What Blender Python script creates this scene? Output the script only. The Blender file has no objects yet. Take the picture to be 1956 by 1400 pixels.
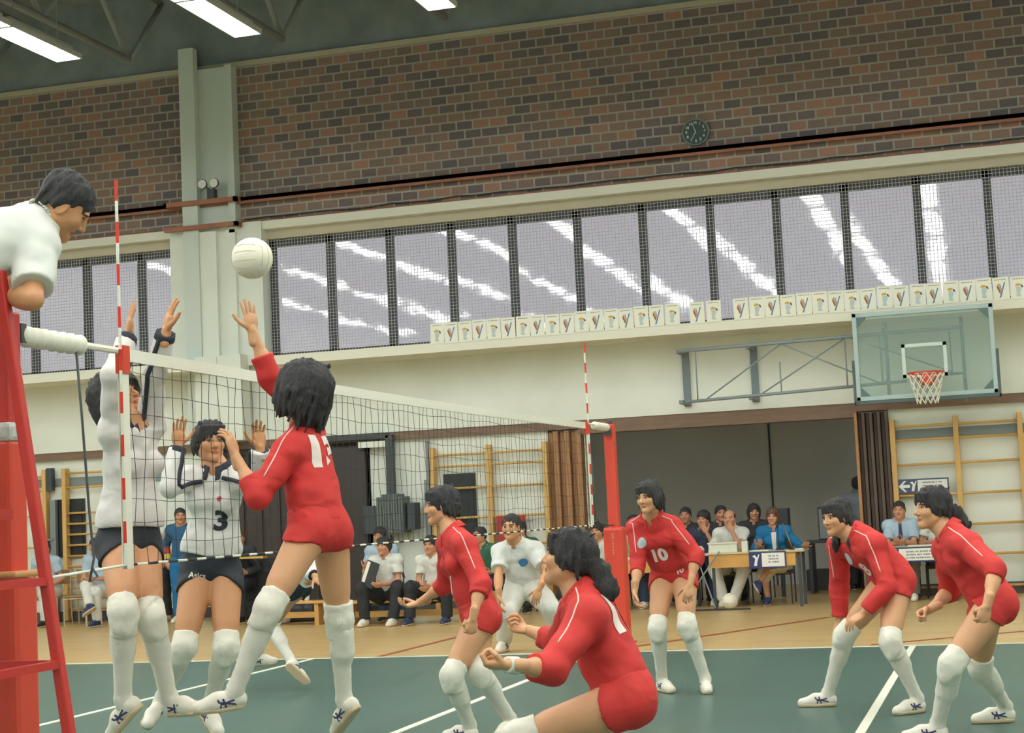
import bpy, math, random
import numpy as np
from mathutils import Vector, Matrix
from mathutils.bvhtree import BVHTree
random.seed(7)
S = bpy.context.scene
COL = S.collection
# ------------------------------------------------------------------ camera
cam = bpy.data.cameras.new('camera'); camo = bpy.data.objects.new('camera', cam); COL.objects.link(camo)
cam.sensor_width = 36.0; cam.lens = 3165.94 / 1956 * 36.0; cam.clip_start = .05; cam.clip_end = 300
R_ = Vector((0.95729363, 0.28533335, -0.04662381)); U_ = Vector((0.06967786, -0.07118069, 0.99502679)); F_ = Vector((-0.28059561, 0.95578145, 0.08802224))
camo.matrix_world = Matrix(((R_.x, U_.x, -F_.x, 3.93094), (R_.y, U_.y, -F_.y, -6.89321), (R_.z, U_.z, -F_.z, 1.39427), (0, 0, 0, 1)))
S.camera = camo
S.view_settings.view_transform = 'Standard'; S.view_settings.look = 'None'
S.view_settings.exposure = 0.0; S.view_settings.gamma = 1.0
S.view_settings.use_curve_mapping = False
# ------------------------------------------------------------------ dusk sky outside the windows
w = bpy.data.worlds.new('dusk sky'); S.world = w; w.use_nodes = True
w.node_tree.nodes['Background'].inputs[0].default_value = (.40, .385, .415, 1)
w.node_tree.nodes['Background'].inputs[1].default_value = 1.25
LAMP_POWER = 19.0
LAMP_COLOR = (.98, 1.0, .97)

# ------------------------------------------------------------------ materials
def srgb(r, g, b):
    f = lambda c: (c / 255 / 12.92) if c / 255 <= .04045 else ((c / 255 + .055) / 1.055) ** 2.4
    return (f(r), f(g), f(b), 1)
MATS = {}
def mat(name, col, rough=.6, var=0.0, scale=8.0, bump=0.0, metal=0.0, spec=.5, stretch=None, attr=False, col2=None, bscale=None):
    if name in MATS: return MATS[name]
    m = bpy.data.materials.new(name); m.use_nodes = True; nt = m.node_tree; N = nt.nodes; L = nt.links
    b = N['Principled BSDF']; b.inputs['Base Color'].default_value = col; b.inputs['Roughness'].default_value = rough
    b.inputs['Metallic'].default_value = metal; b.inputs['Specular IOR Level'].default_value = spec
    out = None
    if var > 0 or bump > 0:
        tc = N.new('ShaderNodeTexCoord'); mp = N.new('ShaderNodeMapping'); L.new(tc.outputs['Object'], mp.inputs[0])
        if stretch: mp.inputs['Scale'].default_value = stretch
        nz = N.new('ShaderNodeTexNoise'); nz.inputs['Scale'].default_value = scale; nz.inputs['Detail'].default_value = 4
        L.new(mp.outputs[0], nz.inputs['Vector'])
    if var > 0:
        mx = N.new('ShaderNodeMix'); mx.data_type = 'RGBA'
        c2 = col2 or tuple(max(0, c * (1 - var)) for c in col[:3]) + (1,)
        mx.inputs['A'].default_value = col if col2 else tuple(min(1, c * (1 + var)) for c in col[:3]) + (1,)
        mx.inputs['B'].default_value = c2
        rm = N.new('ShaderNodeMapRange'); rm.inputs[1].default_value = .3; rm.inputs[2].default_value = .7
        L.new(nz.outputs[0], rm.inputs[0]); L.new(rm.outputs[0], mx.inputs['Factor']); out = mx.outputs['Result']
        L.new(out, b.inputs['Base Color'])
    if bump > 0:
        bp = N.new('ShaderNodeBump'); bp.inputs['Strength'].default_value = bump; bp.inputs['Distance'].default_value = .03 if bscale and bscale < 40 else .01
        if bscale:
            n2 = N.new('ShaderNodeTexNoise'); n2.inputs['Scale'].default_value = bscale; L.new(mp.outputs[0], n2.inputs['Vector'])
            if bscale < 40:      # cloth creases: ridged, stretched noise
                n2.inputs['Detail'].default_value = 1.2; n2.inputs['Distortion'].default_value = .8
                m1 = N.new('ShaderNodeMath'); m1.operation = 'SUBTRACT'; m1.inputs[1].default_value = .5; m2 = N.new('ShaderNodeMath'); m2.operation = 'ABSOLUTE'
                m3 = N.new('ShaderNodeMath'); m3.operation = 'POWER'; m3.inputs[1].default_value = 1.5
                L.new(n2.outputs[0], m1.inputs[0]); L.new(m1.outputs[0], m2.inputs[0]); L.new(m2.outputs[0], m3.inputs[0]); L.new(m3.outputs[0], bp.inputs['Height'])
            else: L.new(n2.outputs[0], bp.inputs['Height'])
        else: L.new(nz.outputs[0], bp.inputs['Height'])
        L.new(bp.outputs[0], b.inputs['Normal'])
    if attr:
        at = N.new('ShaderNodeAttribute'); at.attribute_name = 'Col'
        mu = N.new('ShaderNodeMix'); mu.data_type = 'RGBA'; mu.blend_type = 'MULTIPLY'; mu.inputs['Factor'].default_value = 1
        if out: L.new(out, mu.inputs['A'])
        else: mu.inputs['A'].default_value = col
        L.new(at.outputs['Color'], mu.inputs['B']); L.new(mu.outputs['Result'], b.inputs['Base Color'])
    MATS[name] = m; return m
WHITE = mat('white_plaster', srgb(226, 230, 218), .7, .04, 1.5)
CREAM = mat('cream_trim', srgb(228, 226, 208), .6)
TAN = mat('tan_paint_and_shade', srgb(190, 182, 158), .7)
DARKM = mat('dark_frame', (.045, .052, .052, 1), .5)
RUST = mat('rust_beam', srgb(158, 104, 80), .6, .15, 3)
BROWN = mat('brown_wood_trim', srgb(125, 100, 80), .5, .12, 3, stretch=(1, 8, 8))
YEL = mat('varnished_beech', srgb(214, 172, 102), .35, .08, 4)
GREYM = mat('grey_metal', srgb(128, 138, 138), .45)
DGREY = mat('charcoal_metal', srgb(66, 72, 76), .5)
TEAL = mat('pale_teal_paint', srgb(172, 194, 192), .4)
REDP = mat('red_pad', srgb(214, 72, 52), .42, .05, 3)
REDM = mat('red_metal', srgb(196, 52, 46), .35)
CEIL = mat('dark_roof', (.24, .27, .265, 1), .8, .2, 2)
TRUSS = mat('truss_paint', (.30, .33, .32, 1), .6)
PAPER = mat('poster_paper', srgb(236, 236, 218), .6)
CREAMC = mat('net_tape_white', srgb(232, 230, 212), .7)
CORD = mat('net_cord', (.035, .038, .04, 1), .8)
BLACK = mat('black_plastic', (.02, .022, .024, 1), .45)
BALLW = mat('ball_leather', srgb(236, 230, 208), .45, .03, 20)
NAVY = mat('sign_navy', srgb(48, 58, 110), .5)
SIGNW = mat('sign_white', srgb(232, 232, 222), .5)

def wood_floor():
    m = bpy.data.materials.new('parquet'); m.use_nodes = True; N = m.node_tree.nodes; L = m.node_tree.links; b = N['Principled BSDF']
    tc = N.new('ShaderNodeTexCoord'); br = N.new('ShaderNodeTexBrick'); L.new(tc.outputs['Object'], br.inputs['Vector'])
    br.inputs['Scale'].default_value = 1; br.inputs['Brick Width'].default_value = 1.4; br.inputs['Row Height'].default_value = .075
    br.inputs['Mortar Size'].default_value = .002; br.offset = .37
    br.inputs['Color1'].default_value = srgb(224, 192, 130); br.inputs['Color2'].default_value = srgb(208, 172, 112); br.inputs['Mortar'].default_value = srgb(150, 112, 70)
    nz = N.new('ShaderNodeTexNoise'); nz.inputs['Scale'].default_value = 3; mp = N.new('ShaderNodeMapping'); mp.inputs['Scale'].default_value = (1, 14, 1)
    L.new(tc.outputs['Object'], mp.inputs[0]); L.new(mp.outputs[0], nz.inputs['Vector'])
    mx = N.new('ShaderNodeMix'); mx.data_type = 'RGBA'; mx.blend_type = 'MULTIPLY'; mx.inputs['Factor'].default_value = .22
    L.new(br.outputs[0], mx.inputs['A']); L.new(nz.outputs['Color'], mx.inputs['B']); L.new(mx.outputs['Result'], b.inputs['Base Color'])
    b.inputs['Roughness'].default_value = .3; b.inputs['Specular IOR Level'].default_value = .5
    bp = N.new('ShaderNodeBump'); bp.inputs['Strength'].default_value = .08; L.new(nz.outputs[0], bp.inputs['Height']); L.new(bp.outputs[0], b.inputs['Normal'])
    return m
def brick_mat():
    m = bpy.data.materials.new('brick_masonry'); m.use_nodes = True; N = m.node_tree.nodes; L = m.node_tree.links; b = N['Principled BSDF']
    tc = N.new('ShaderNodeTexCoord'); sp = N.new('ShaderNodeSeparateXYZ'); cm = N.new('ShaderNodeCombineXYZ')
    L.new(tc.outputs['Object'], sp.inputs[0]); L.new(sp.outputs['X'], cm.inputs['X']); L.new(sp.outputs['Z'], cm.inputs['Y'])
    br = N.new('ShaderNodeTexBrick'); L.new(cm.outputs[0], br.inputs['Vector']); br.inputs['Scale'].default_value = 1
    br.inputs['Brick Width'].default_value = .262; br.inputs['Row Height'].default_value = .141; br.inputs['Mortar Size'].default_value = .014
    br.inputs['Mortar Smooth'].default_value = .1; br.inputs['Bias'].default_value = -.1
    br.inputs['Color1'].default_value = (0, 0, 0, 1); br.inputs['Color2'].default_value = (1, 1, 1, 1); br.inputs['Mortar'].default_value = (0, 0, 0, 1)
    rp = N.new('ShaderNodeValToRGB'); L.new(br.outputs['Color'], rp.inputs[0])
    e = rp.color_ramp.elements; e[0].position = 0; e[0].color = srgb(112, 102, 102); e[1].position = 1; e[1].color = srgb(178, 132, 106)
    x = rp.color_ramp.elements.new(.35); x.color = srgb(136, 116, 108); x = rp.color_ramp.elements.new(.7); x.color = srgb(150, 122, 106)
    mx = N.new('ShaderNodeMix'); mx.data_type = 'RGBA'; L.new(br.outputs['Fac'], mx.inputs['Factor']); L.new(rp.outputs[0], mx.inputs['A'])
    mx.inputs['B'].default_value = srgb(170, 163, 150); L.new(mx.outputs['Result'], b.inputs['Base Color']); b.inputs['Roughness'].default_value = .85
    bp = N.new('ShaderNodeBump'); bp.inputs['Strength'].default_value = .5; bp.inputs['Distance'].default_value = .01; bp.invert = True
    L.new(br.outputs['Fac'], bp.inputs['Height']); L.new(bp.outputs[0], b.inputs['Normal'])
    return m
def glass_mat():
    m = bpy.data.materials.new('window_glass'); m.use_nodes = True; N = m.node_tree.nodes; L = m.node_tree.links
    for n in list(N):
        if n.type == 'BSDF_PRINCIPLED': N.remove(n)
    o = [n for n in N if n.type == 'OUTPUT_MATERIAL'][0]
    t = N.new('ShaderNodeBsdfTransparent'); t.inputs[0].default_value = (.93, .93, .95, 1)
    g = N.new('ShaderNodeBsdfGlossy'); g.inputs['Roughness'].default_value = .035; g.inputs[0].default_value = (1, 1, 1, 1)
    mx = N.new('ShaderNodeMixShader'); mx.inputs[0].default_value = .11
    tc = N.new('ShaderNodeTexCoord'); nz = N.new('ShaderNodeTexNoise'); nz.inputs['Scale'].default_value = 2.2; nz.inputs['Detail'].default_value = 2
    bp = N.new('ShaderNodeBump'); bp.inputs['Strength'].default_value = .12; bp.inputs['Distance'].default_value = .012
    L.new(tc.outputs['Object'], nz.inputs['Vector']); L.new(nz.outputs[0], bp.inputs['Height']); L.new(bp.outputs[0], g.inputs['Normal'])
    L.new(t.outputs[0], mx.inputs[1]); L.new(g.outputs[0], mx.inputs[2]); L.new(mx.outputs[0], o.inputs['Surface'])
    return m
def clear_mat():
    m = bpy.data.materials.new('backboard_perspex'); m.use_nodes = True; N = m.node_tree.nodes; L = m.node_tree.links
    b = N['Principled BSDF']; o = [n for n in N if n.type == 'OUTPUT_MATERIAL'][0]
    b.inputs['Base Color'].default_value = srgb(178, 200, 196); b.inputs['Roughness'].default_value = .15
    t = N.new('ShaderNodeBsdfTransparent'); t.inputs[0].default_value = (.86, .91, .90, 1); mx = N.new('ShaderNodeMixShader'); mx.inputs[0].default_value = .26
    L.new(t.outputs[0], mx.inputs[1]); L.new(b.outputs[0], mx.inputs[2]); L.new(mx.outputs[0], o.inputs['Surface'])
    return m
def emit_mat(name, c, s):
    m = bpy.data.materials.new(name); m.use_nodes = True; b = m.node_tree.nodes['Principled BSDF']
    b.inputs['Base Color'].default_value = (.8, .8, .75, 1); b.inputs['Emission Color'].default_value = c + (1,); b.inputs['Emission Strength'].default_value = s
    return m
PARQ = wood_floor(); BRICK = brick_mat(); GLASS = glass_mat(); PERSPEX = clear_mat(); LAMPM = emit_mat('lamp_diffuser', LAMP_COLOR, LAMP_POWER)
COURT = mat('green_court_mat', srgb(70, 100, 90), .34, .07, 1.2, bump=.03)
LINEW = mat('white_line_paint', srgb(226, 226, 206), .5)
LINER = mat('red_line_paint', srgb(176, 84, 60), .5)

# ------------------------------------------------------------------ mesh helpers
class MB:
    def __init__(s): s.v = []; s.f = []; s.m = []
    def add(s, vs, fs, mi=0):
        o = len(s.v); s.v += [tuple(p) for p in vs]; s.f += [tuple(i + o for i in f) for f in fs]; s.m += [mi] * len(fs); return s
    def box(s, x0, x1, y0, y1, z0, z1, mi=0):
        vs = [(x, y, z) for x in (x0, x1) for y in (y0, y1) for z in (z0, z1)]
        return s.add(vs, [(0, 1, 3, 2), (4, 6, 7, 5), (0, 4, 5, 1), (2, 3, 7, 6), (0, 2, 6, 4), (1, 5, 7, 3)], mi)
    def obox(s, c, ax, ay, az, hx, hy, hz, mi=0):
        c = Vector(c); ax = Vector(ax).normalized() * hx; ay = Vector(ay).normalized() * hy; az = Vector(az).normalized() * hz
        vs = [c + ax * i + ay * j + az * k for i in (-1, 1) for j in (-1, 1) for k in (-1, 1)]
        return s.add(vs, [(0, 1, 3, 2), (4, 6, 7, 5), (0, 4, 5, 1), (2, 3, 7, 6), (0, 2, 6, 4), (1, 5, 7, 3)], mi)
    def bar(s, a, b, w, h, up=(0, 0, 1), mi=0):
        a = Vector(a); b = Vector(b); d = b - a; u = Vector(up)
        sd = d.cross(u)
        if sd.length < 1e-6: sd = d.cross(Vector((0, 1, 0)))
        u2 = sd.cross(d)
        return s.obox((a + b) / 2, d, sd, u2, d.length / 2, w / 2, h / 2, mi)
    def tube(s, pts, r, n=8, mi=0, close=False):
        pts = [Vector(p) for p in pts]; rs = r if isinstance(r, (list, tuple)) else [r] * len(pts)
        rings = []; prev = None
        for i, p in enumerate(pts):
            if close: d = pts[(i + 1) % len(pts)] - pts[i - 1]
            else: d = pts[min(i + 1, len(pts) - 1)] - pts[max(i - 1, 0)]
            d.normalize()
            if prev is None:
                a = d.orthogonal().normalized()
            else:
                a = prev - d * prev.dot(d); a = a.normalized() if a.length > 1e-6 else d.orthogonal().normalized()
            prev = a; b = d.cross(a)
            rings.append([p + (a * math.cos(2 * math.pi * k / n) + b * math.sin(2 * math.pi * k / n)) * rs[i] for k in range(n)])
        vs = [q for R in rings for q in R]; fs = []
        m = len(rings)
        for i in range(m if close else m - 1):
            j = (i + 1) % m
            for k in range(n): fs.append((i * n + k, i * n + (k + 1) % n, j * n + (k + 1) % n, j * n + k))
        if not close: fs += [tuple(reversed(range(n))), tuple((m - 1) * n + k for k in range(n))]
        return s.add(vs, fs, mi)
    def lathe(s, prof, c=(0, 0, 0), axis='z', n=24, mi=0):
        vs = []; fs = []; c = Vector(c)
        for (r, h) in prof:
            for k in range(n):
                a = 2 * math.pi * k / n; x, y = r * math.cos(a), r * math.sin(a)
                vs.append(c + (Vector((x, y, h)) if axis == 'z' else Vector((x, h, y))))
        for i in range(len(prof) - 1):
            for k in range(n): fs.append((i * n + k, i * n + (k + 1) % n, (i + 1) * n + (k + 1) % n, (i + 1) * n + k))
        fs += [tuple(reversed(range(n))), tuple((len(prof) - 1) * n + k for k in range(n))]
        return s.add(vs, fs, mi)
    def poly(s, pts, y0, y1, mi=0):
        """polygon given as (x, z), extruded in y"""
        n = len(pts); vs = [(x, y0, z) for x, z in pts] + [(x, y1, z) for x, z in pts]
        fs = [tuple(range(n)), tuple(reversed(range(n, 2 * n)))] + [(i, i + n, (i + 1) % n + n, (i + 1) % n) for i in range(n)]
        return s.add(vs, fs, mi)
    def build(s, name, mats, parent=None, smooth=False, bevel=0, origin=None):
        me = bpy.data.meshes.new(name); o3 = Vector(origin) if origin else Vector((0, 0, 0))
        me.from_pydata([tuple(Vector(p) - o3) for p in s.v], [], s.f)
        for m in (mats if isinstance(mats, (list, tuple)) else [mats]): me.materials.append(m)
        me.polygons.foreach_set('material_index', s.m)
        if smooth: me.polygons.foreach_set('use_smooth', [True] * len(s.f))
        me.update(); ob = bpy.data.objects.new(name, me); COL.objects.link(ob)
        if parent: ob.parent = parent
        ob.location = o3
        if bevel:
            b = ob.modifiers.new('bevel', 'BEVEL'); b.width = bevel; b.segments = 2; b.limit_method = 'ANGLE'
        return ob
def empty(name, loc, label, cat, group=None):
    o = bpy.data.objects.new(name, None); COL.objects.link(o); o.location = loc; o.empty_display_size = .1
    o['label'] = label; o['category'] = cat
    if group: o['group'] = group
    return o
def tag(o, label, cat, group=None, kind=None):
    o['label'] = label; o['category'] = cat
    if group: o['group'] = group
    if kind: o['kind'] = kind
    return o
def struct(name, mb, m, label=None, cat=None, **k):
    o = mb.build(name, m, **k); o['kind'] = 'structure'
    o['label'] = label or name.replace('_', ' '); o['category'] = cat or name.split('_')[0]
    return o
def loc_build(mb, name, m, par, **k):
    """build with world-coordinate vertices under a thing Empty"""
    off = par.location if par.parent is None else par.parent.location
    if par.type == 'MESH' and par.parent is not None: off = Vector((0, 0, 0)) + par.parent.location
    mb.v = [tuple(Vector(p) - off) for p in mb.v]
    return mb.build(name, m, par, **k)
def dup(root, loc, label=None):
    r = root.copy(); COL.objects.link(r); r.location = loc
    if label: r['label'] = label
    for ch in list(root.children):
        c = ch.copy(); COL.objects.link(c); c.parent = r
        for g in ch.children:
            d = g.copy(); COL.objects.link(d); d.parent = c
    return r
def text_mesh(txt, size, align='CENTER', bold=.0, ext=.0):
    cu = bpy.data.curves.new('t', 'FONT'); cu.body = txt; cu.size = size; cu.align_x = align; cu.align_y = 'CENTER'; cu.offset = bold; cu.extrude = ext
    ob = bpy.data.objects.new('t', cu); COL.objects.link(ob)
    dg = bpy.context.evaluated_depsgraph_get(); me = bpy.data.meshes.new_from_object(ob.evaluated_get(dg))
    v = [tuple(p.co) for p in me.vertices]; f = [tuple(p.vertices) for p in me.polygons]
    bpy.data.objects.remove(ob); bpy.data.curves.remove(cu); bpy.data.meshes.remove(me)
    return v, f
def add_text(mb, txt, c, size, right=(1, 0, 0), up=(0, 0, 1), n=(0, -1, 0), bold=0, off=.003, mi=0, sx=1):
    v, f = text_mesh(txt, size, bold=bold); c = Vector(c); right = Vector(right); up = Vector(up); n = Vector(n)
    mb.add([c + right * p[0] * sx + up * p[1] + n * off for p in v], f, mi)
# ================================================================== ROOM
W = 16.6
XL, XR, YB = -16.0, 9.0, -12.0
mb = MB().box(XL, XR, 9.0, W + 6.5, -.05, 0); struct('floor_wood', mb, PARQ, 'varnished parquet strip between green court and far wall', 'floor')
mb = MB().box(XL, XR, YB, 9.0, -.05, .002); struct('floor_court', mb, COURT, 'green volleyball court surface', 'floor')
mb = MB()
mb.box(-12, 9, 8.97, 9.03, 0, .006)
for x in (-3, 0, 3): mb.box(x - .03, x + .03, -.0, 8.97, 0, .006)
mb.box(-9, 9, -.03, .03, 0, .006)
struct('trim_1', mb, LINEW, 'white painted lines of the volleyball court', 'floor lines')
mb = MB()
def arc(cx, cy, r, a0, a1, wd=.05, n=30):
    for i in range(n):
        a, b = a0 + (a1 - a0) * i / n, a0 + (a1 - a0) * (i + 1) / n
        mb.add([(cx + (r + s) * math.cos(t), cy + (r + s) * math.sin(t), .004) for t, s in ((a, -wd / 2), (b, -wd / 2), (b, wd / 2), (a, wd / 2))], [(0, 1, 2, 3)])
mb.add([(-2.35, 9.1, .004), (-2.29, 9.1, .004), (-2.2, 12.6, .004), (-2.26, 12.6, .004)], [(0, 1, 2, 3)])
mb.add([(.2, 9.6, .004), (.26, 9.55, .004), (1.85, 13.0, .004), (1.79, 13.05, .004)], [(0, 1, 2, 3)])
mb.add([(2.6, 9.15, .004), (2.6, 9.22, .004), (4.6, 10.9, .004), (4.6, 10.83, .004)], [(0, 1, 2, 3)])
struct('trim_2', mb, LINER, 'thin red court lines painted on the parquet', 'floor lines')
# upper brick wall
struct('wall_far', MB().box(XL, XR, W, W + .35, 6.13, 8.66), BRICK, 'dark red brick upper wall', 'wall')
mb = MB().box(XL, XR, W - .03, W, 8.62, 8.70); struct('trim_3', mb, TAN, 'pale strip capping the brick wall', 'trim')
mb = MB().box(XL, XR, W - .16, W, 6.44, 6.50).box(XL, XR, W - .16, W - .145, 6.40, 6.50); struct('trim_4', mb, RUST, 'rust painted steel rail across the brick wall', 'rail')
mb = MB().box(XL, XR, W - .03, W, 6.10, 6.135); struct('trim_5', mb, RUST, 'thin rust strip above the window lintel', 'trim')
mb = MB(); pts = []
x = -7.2
random.seed(3)
while x < 8.8: pts.append((x, W - .045, 6.17 + random.uniform(-.018, .018))); x += .35
mb.tube(pts, .009, 5); struct('trim_6', mb, DARKM, 'sagging dark cable under the rust rail', 'cable')
# lintel, ledge, lower wall
for k, (a, b) in enumerate(((XL, -8.46), (-6.88, XR))):
    struct('trim_%d' % (7 + k), MB().box(a, b, W - .10, W + .2, 5.97, 6.10), CREAM, 'cream window lintel', 'trim')
    struct('trim_%d' % (9 + k), MB().box(a, b, W + .04, W + .3, 5.83, 5.97), TAN, 'soffit under the lintel, its shade coloured in as tan', 'trim')  # shade below the lintel is put into this panel's tan colour
    struct('trim_%d' % (11 + k), MB().box((a if k == 0 else -6.62), (b if k == 1 else -7.72), W - .80, W + .3, 3.77, 3.91), CREAM, 'cream ledge below the windows', 'trim')
struct('wall_lower', MB().box(XL, XR, W, W + .3, 2.70, 3.86), WHITE, 'white plaster band below the windows', 'wall')
struct('trim_13', MB().box(XL, XR, W + .02, W + .3, 2.58, 2.70), BROWN, 'brown wooden strip under the white band', 'trim')
LW = W + .10
mb = MB()
for a, b in ((XL, -8.05), (-5.36, -2.5), (2.42, XR)): mb.box(a, b, LW, LW + .25, 0, 2.58)
struct('wall_ground', mb, WHITE, 'white ground level wall behind the wall bars', 'wall')
mb = MB()
for a, b in ((XL, -8.05), (-5.36, -2.5), (2.42, XR)): mb.box(a, b, LW - .03, LW, 0, .16)
struct('baseboard_far', mb, mat('grey_baseboard', srgb(92, 88, 84), .6), 'grey brown baseboard', 'baseboard')
mb = MB()
for a, b in ((XL, -8.2), (2.5, XR)): mb.box(a, b, LW - .02, LW, 2.16, 2.29)
struct('trim_14', mb, GREYM, 'grey cable duct behind the wall bars', 'duct')
# pillar
PW = mat('pillar_paint', srgb(206, 214, 204), .6)
mb = MB().box(-8.22, -7.28, W - .12, W, 5.95, 8.62).box(-8.16, -7.90, W - .26, W - .12, 2.7, 8.95).box(-7.40, -7.28, W - .20, W - .12, 5.95, 8.62)
struct('pillar_1', mb, PW, 'white steel pillar dividing the brick wall', 'pillar')
mb = MB().box(-8.46, -6.88, W - .14, W + .3, 3.86, 6.10).box(-7.96, -7.18, W - .40, W - .1, 2.70, 4.02).box(-7.9, -7.62, W - .22, W - .12, 4.0, 6.0).box(-7.46, -7.3, W - .2, W - .12, 4, 6)
mb.box(-7.62, -7.58, W - .42, W - .4, 2.7, 4.0)
struct('pillar_2', mb, WHITE, 'wide white base of the pillar between the windows', 'pillar')
mb = MB().box(-8.45, -7.2, W - .34, W - .26, 6.42, 6.49).box(-8.45, -8.4, W - .34, W, 6.42, 6.49).box(-7.25, -7.2, W - .34, W, 6.42, 6.49)
mb.box(-8.45, -7.2, W - .34, W - .26, 6.03, 6.10).box(-7.25, -7.2, W - .34, W, 6.03, 6.1)
struct('trim_15', mb, RUST, 'rust rails wrapping the pillar', 'rail')
# windows: frames, mullions, glass
def window(idx, x0, x1, mull, label):
    fr = MB().box(x0, x1, W + .14, W + .24, 5.72, 5.84).box(x0, x1, W + .14, W + .24, 4.0, 4.04)
    for x in mull: fr.box(x - .055, x + .055, W + .14, W + .25, 4.0, 5.84)
    e = bpy.data.objects.new('window_%d' % idx, None); COL.objects.link(e); e.location = ((x0 + x1) / 2, W + .2, 4.0)
    e['kind'] = 'structure'; e['label'] = label; e['category'] = 'window'
    loc_build(fr, 'window_frame', DARKM, e)
    mm = sorted([x0] + [m for m in mull if x0 + .1 < m < x1 - .1] + [x1])
    for a, b in zip(mm[:-1], mm[1:]):
        t = random.uniform(-.012, .012); t2 = random.uniform(-.006, .006)
        g = MB(); y = W + .2
        g.add([(a, y + t2, 4.02), (b, y - t2, 4.02), (b, y - t2 + t, 5.74), (a, y + t2 + t, 5.74)], [(0, 1, 2, 3)])
        loc_build(g, 'pane', GLASS, e)
random.seed(5)
window(1, -6.88, 7.2, [-6.85, -5.87, -4.88, -3.89, -2.92, -1.91, -.92, .08, 1.04, 2.01, 3.01, 3.96, 4.96, 5.96, 6.96], 'long ribbon window of grey panes right of the pillar')
window(2, -13.2, -8.46, [-12.1, -11.12, -10.14, -9.15], 'ribbon window of grey panes left of the pillar')
struct('wall_window_end', MB().box(7.2, XR, W - .05, W + .3, 4.0, 5.97).box(XL, -13.2, W - .05, W + .3, 4.0, 5.97), WHITE, 'white wall beyond the window ends', 'wall')
# protective netting in front of the windows
NETM = mat('pale_netting', srgb(196, 196, 194), .8)
for x0, x1, lab in ((-6.86, 7.2, 'fine grey ball-stop netting over the long window right of the pillar'), (-13.2, -8.47, 'fine grey ball-stop netting over the window left of the pillar')):
    mb = MB(); y = W + .06
    n = int((x1 - x0) / .05)
    for i in range(n + 1):
        x = x0 + i * .05; mb.box(x - .0028, x + .0028, y, y + .003, 4.0, 5.9)
    for i in range(39):
        z = 4.0 + i * .05; mb.box(x0, x1, y, y + .003, z - .0028, z + .0028)
    tag(mb.build('window_netting', NETM), lab, 'netting')
# recess behind the opening and folding partitions
GREYW = mat('grey_recess_wall', srgb(205, 208, 202), .7, .06, .8)
mb = MB().box(-4.5, 4.5, 21.0, 21.2, 0, 3.4); struct('wall_recess_back', mb, GREYW, 'grey back wall of the side hall behind the score tables', 'wall')
mb = MB().box(-4.7, -4.5, LW + .25, 21, 0, 3.4); struct('wall_recess_left', mb, GREYW, 'grey side wall of the side hall', 'wall')
mb = MB().box(4.5, 4.7, LW + .25, 21, 0, 3.4); struct('wall_recess_right', mb, GREYW, 'grey right wall of the side hall', 'wall')
mb = MB().box(-4.7, 4.7, W + .3, 21.2, 3.4, 3.5); struct('ceiling_recess', mb, TAN, 'low ceiling of the side hall', 'ceiling')
mb = MB().box(.16, .19, 20.98, 21.0, 0, 3.4); struct('trim_16', mb, DGREY, 'vertical joint in the grey back wall', 'trim')
mb = MB().box(-2.0, 2.0, W + .0, W + .3, 2.50, 2.60); struct('trim_17', mb, BROWN, 'brown head rail of the wide opening', 'trim')
ACC1 = mat('folding_brown', srgb(168, 122, 78), .5, .15, 2, stretch=(6, 6, .4)); ACC2 = mat('folding_dark', srgb(96, 80, 70), .5, .1, 2)
def accordion(x0, x1, m, label, wide=.075):
    mb = MB(); n = max(2, int((x1 - x0) / wide)); dx = (x1 - x0) / n
    for i in range(n):
        y = LW - .06 if i % 2 else LW + .02
        mb.box(x0 + i * dx + .004, x0 + (i + 1) * dx - .004, y, LW + .2, .03, 2.56)
    o = mb.build('folding_partition', m, bevel=.006); tag(o, label, 'folding door')
accordion(-2.5, -1.98, ACC1, 'brown folding partition gathered at the left of the opening')
accordion(2.0, 2.42, ACC2, 'dark brown folding partition gathered at the right of the opening', .05)
mb = MB().box(1.96, 2.0, W - .02, LW + .2, 0, 2.56); struct('trim_18', mb, mat('jamb_wood', srgb(180, 130, 86), .5), 'light brown jamb of the opening', 'trim')
# dark panelled gate left of centre
DK = mat('dark_brown_panel', srgb(70, 60, 55), .55, .08, 3); DK2 = mat('dark_grey_panel', srgb(78, 80, 76), .55)
d = bpy.data.objects.new('door_1', None); COL.objects.link(d); d.location = (-6.7, LW, 0); d['kind'] = 'structure'; d['label'] = 'wide dark brown panelled gate behind the blockers'; d['category'] = 'door'
mb = MB().box(-8.05, -5.36, LW + .03, LW + .08, 0, 2.58); loc_build(mb, 'door_panel', DK, d)
mb = MB()
for i in range(9):
    x = -8.0 + i * .305; mb.box(x, x + .25, LW + .0, LW + .03, .08, 2.5)
loc_build(mb, 'board', DK, d, bevel=.004)
mb = MB().box(-6.05, -5.36, LW - .1, LW - .0, 0, 2.52); loc_build(mb, 'jamb', mat('darker_jamb', srgb(62, 56, 52), .55), d)
# dark windows in the ground wall
for k, (x0, x1, z0, z1, lab) in enumerate(((-4.14, -3.64, 1.08, 2.02, 'dark shuttered hatch behind the middle wall bars'), (-10.72, -10.22, 1.02, 1.95, 'dark hatch behind the left wall bars'))):
    mb = MB().box(x0, x1, LW - .035, LW, z0, z1); mb.box(x0 + .04, x1 - .04, LW - .045, LW - .035, z0 + .04, z1 - .1)
    o = mb.build('window_%d' % (3 + k), mat('hatch_black', (.018, .02, .022, 1), .4)); o['kind'] = 'structure'; o['label'] = lab; o['category'] = 'window'
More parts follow.
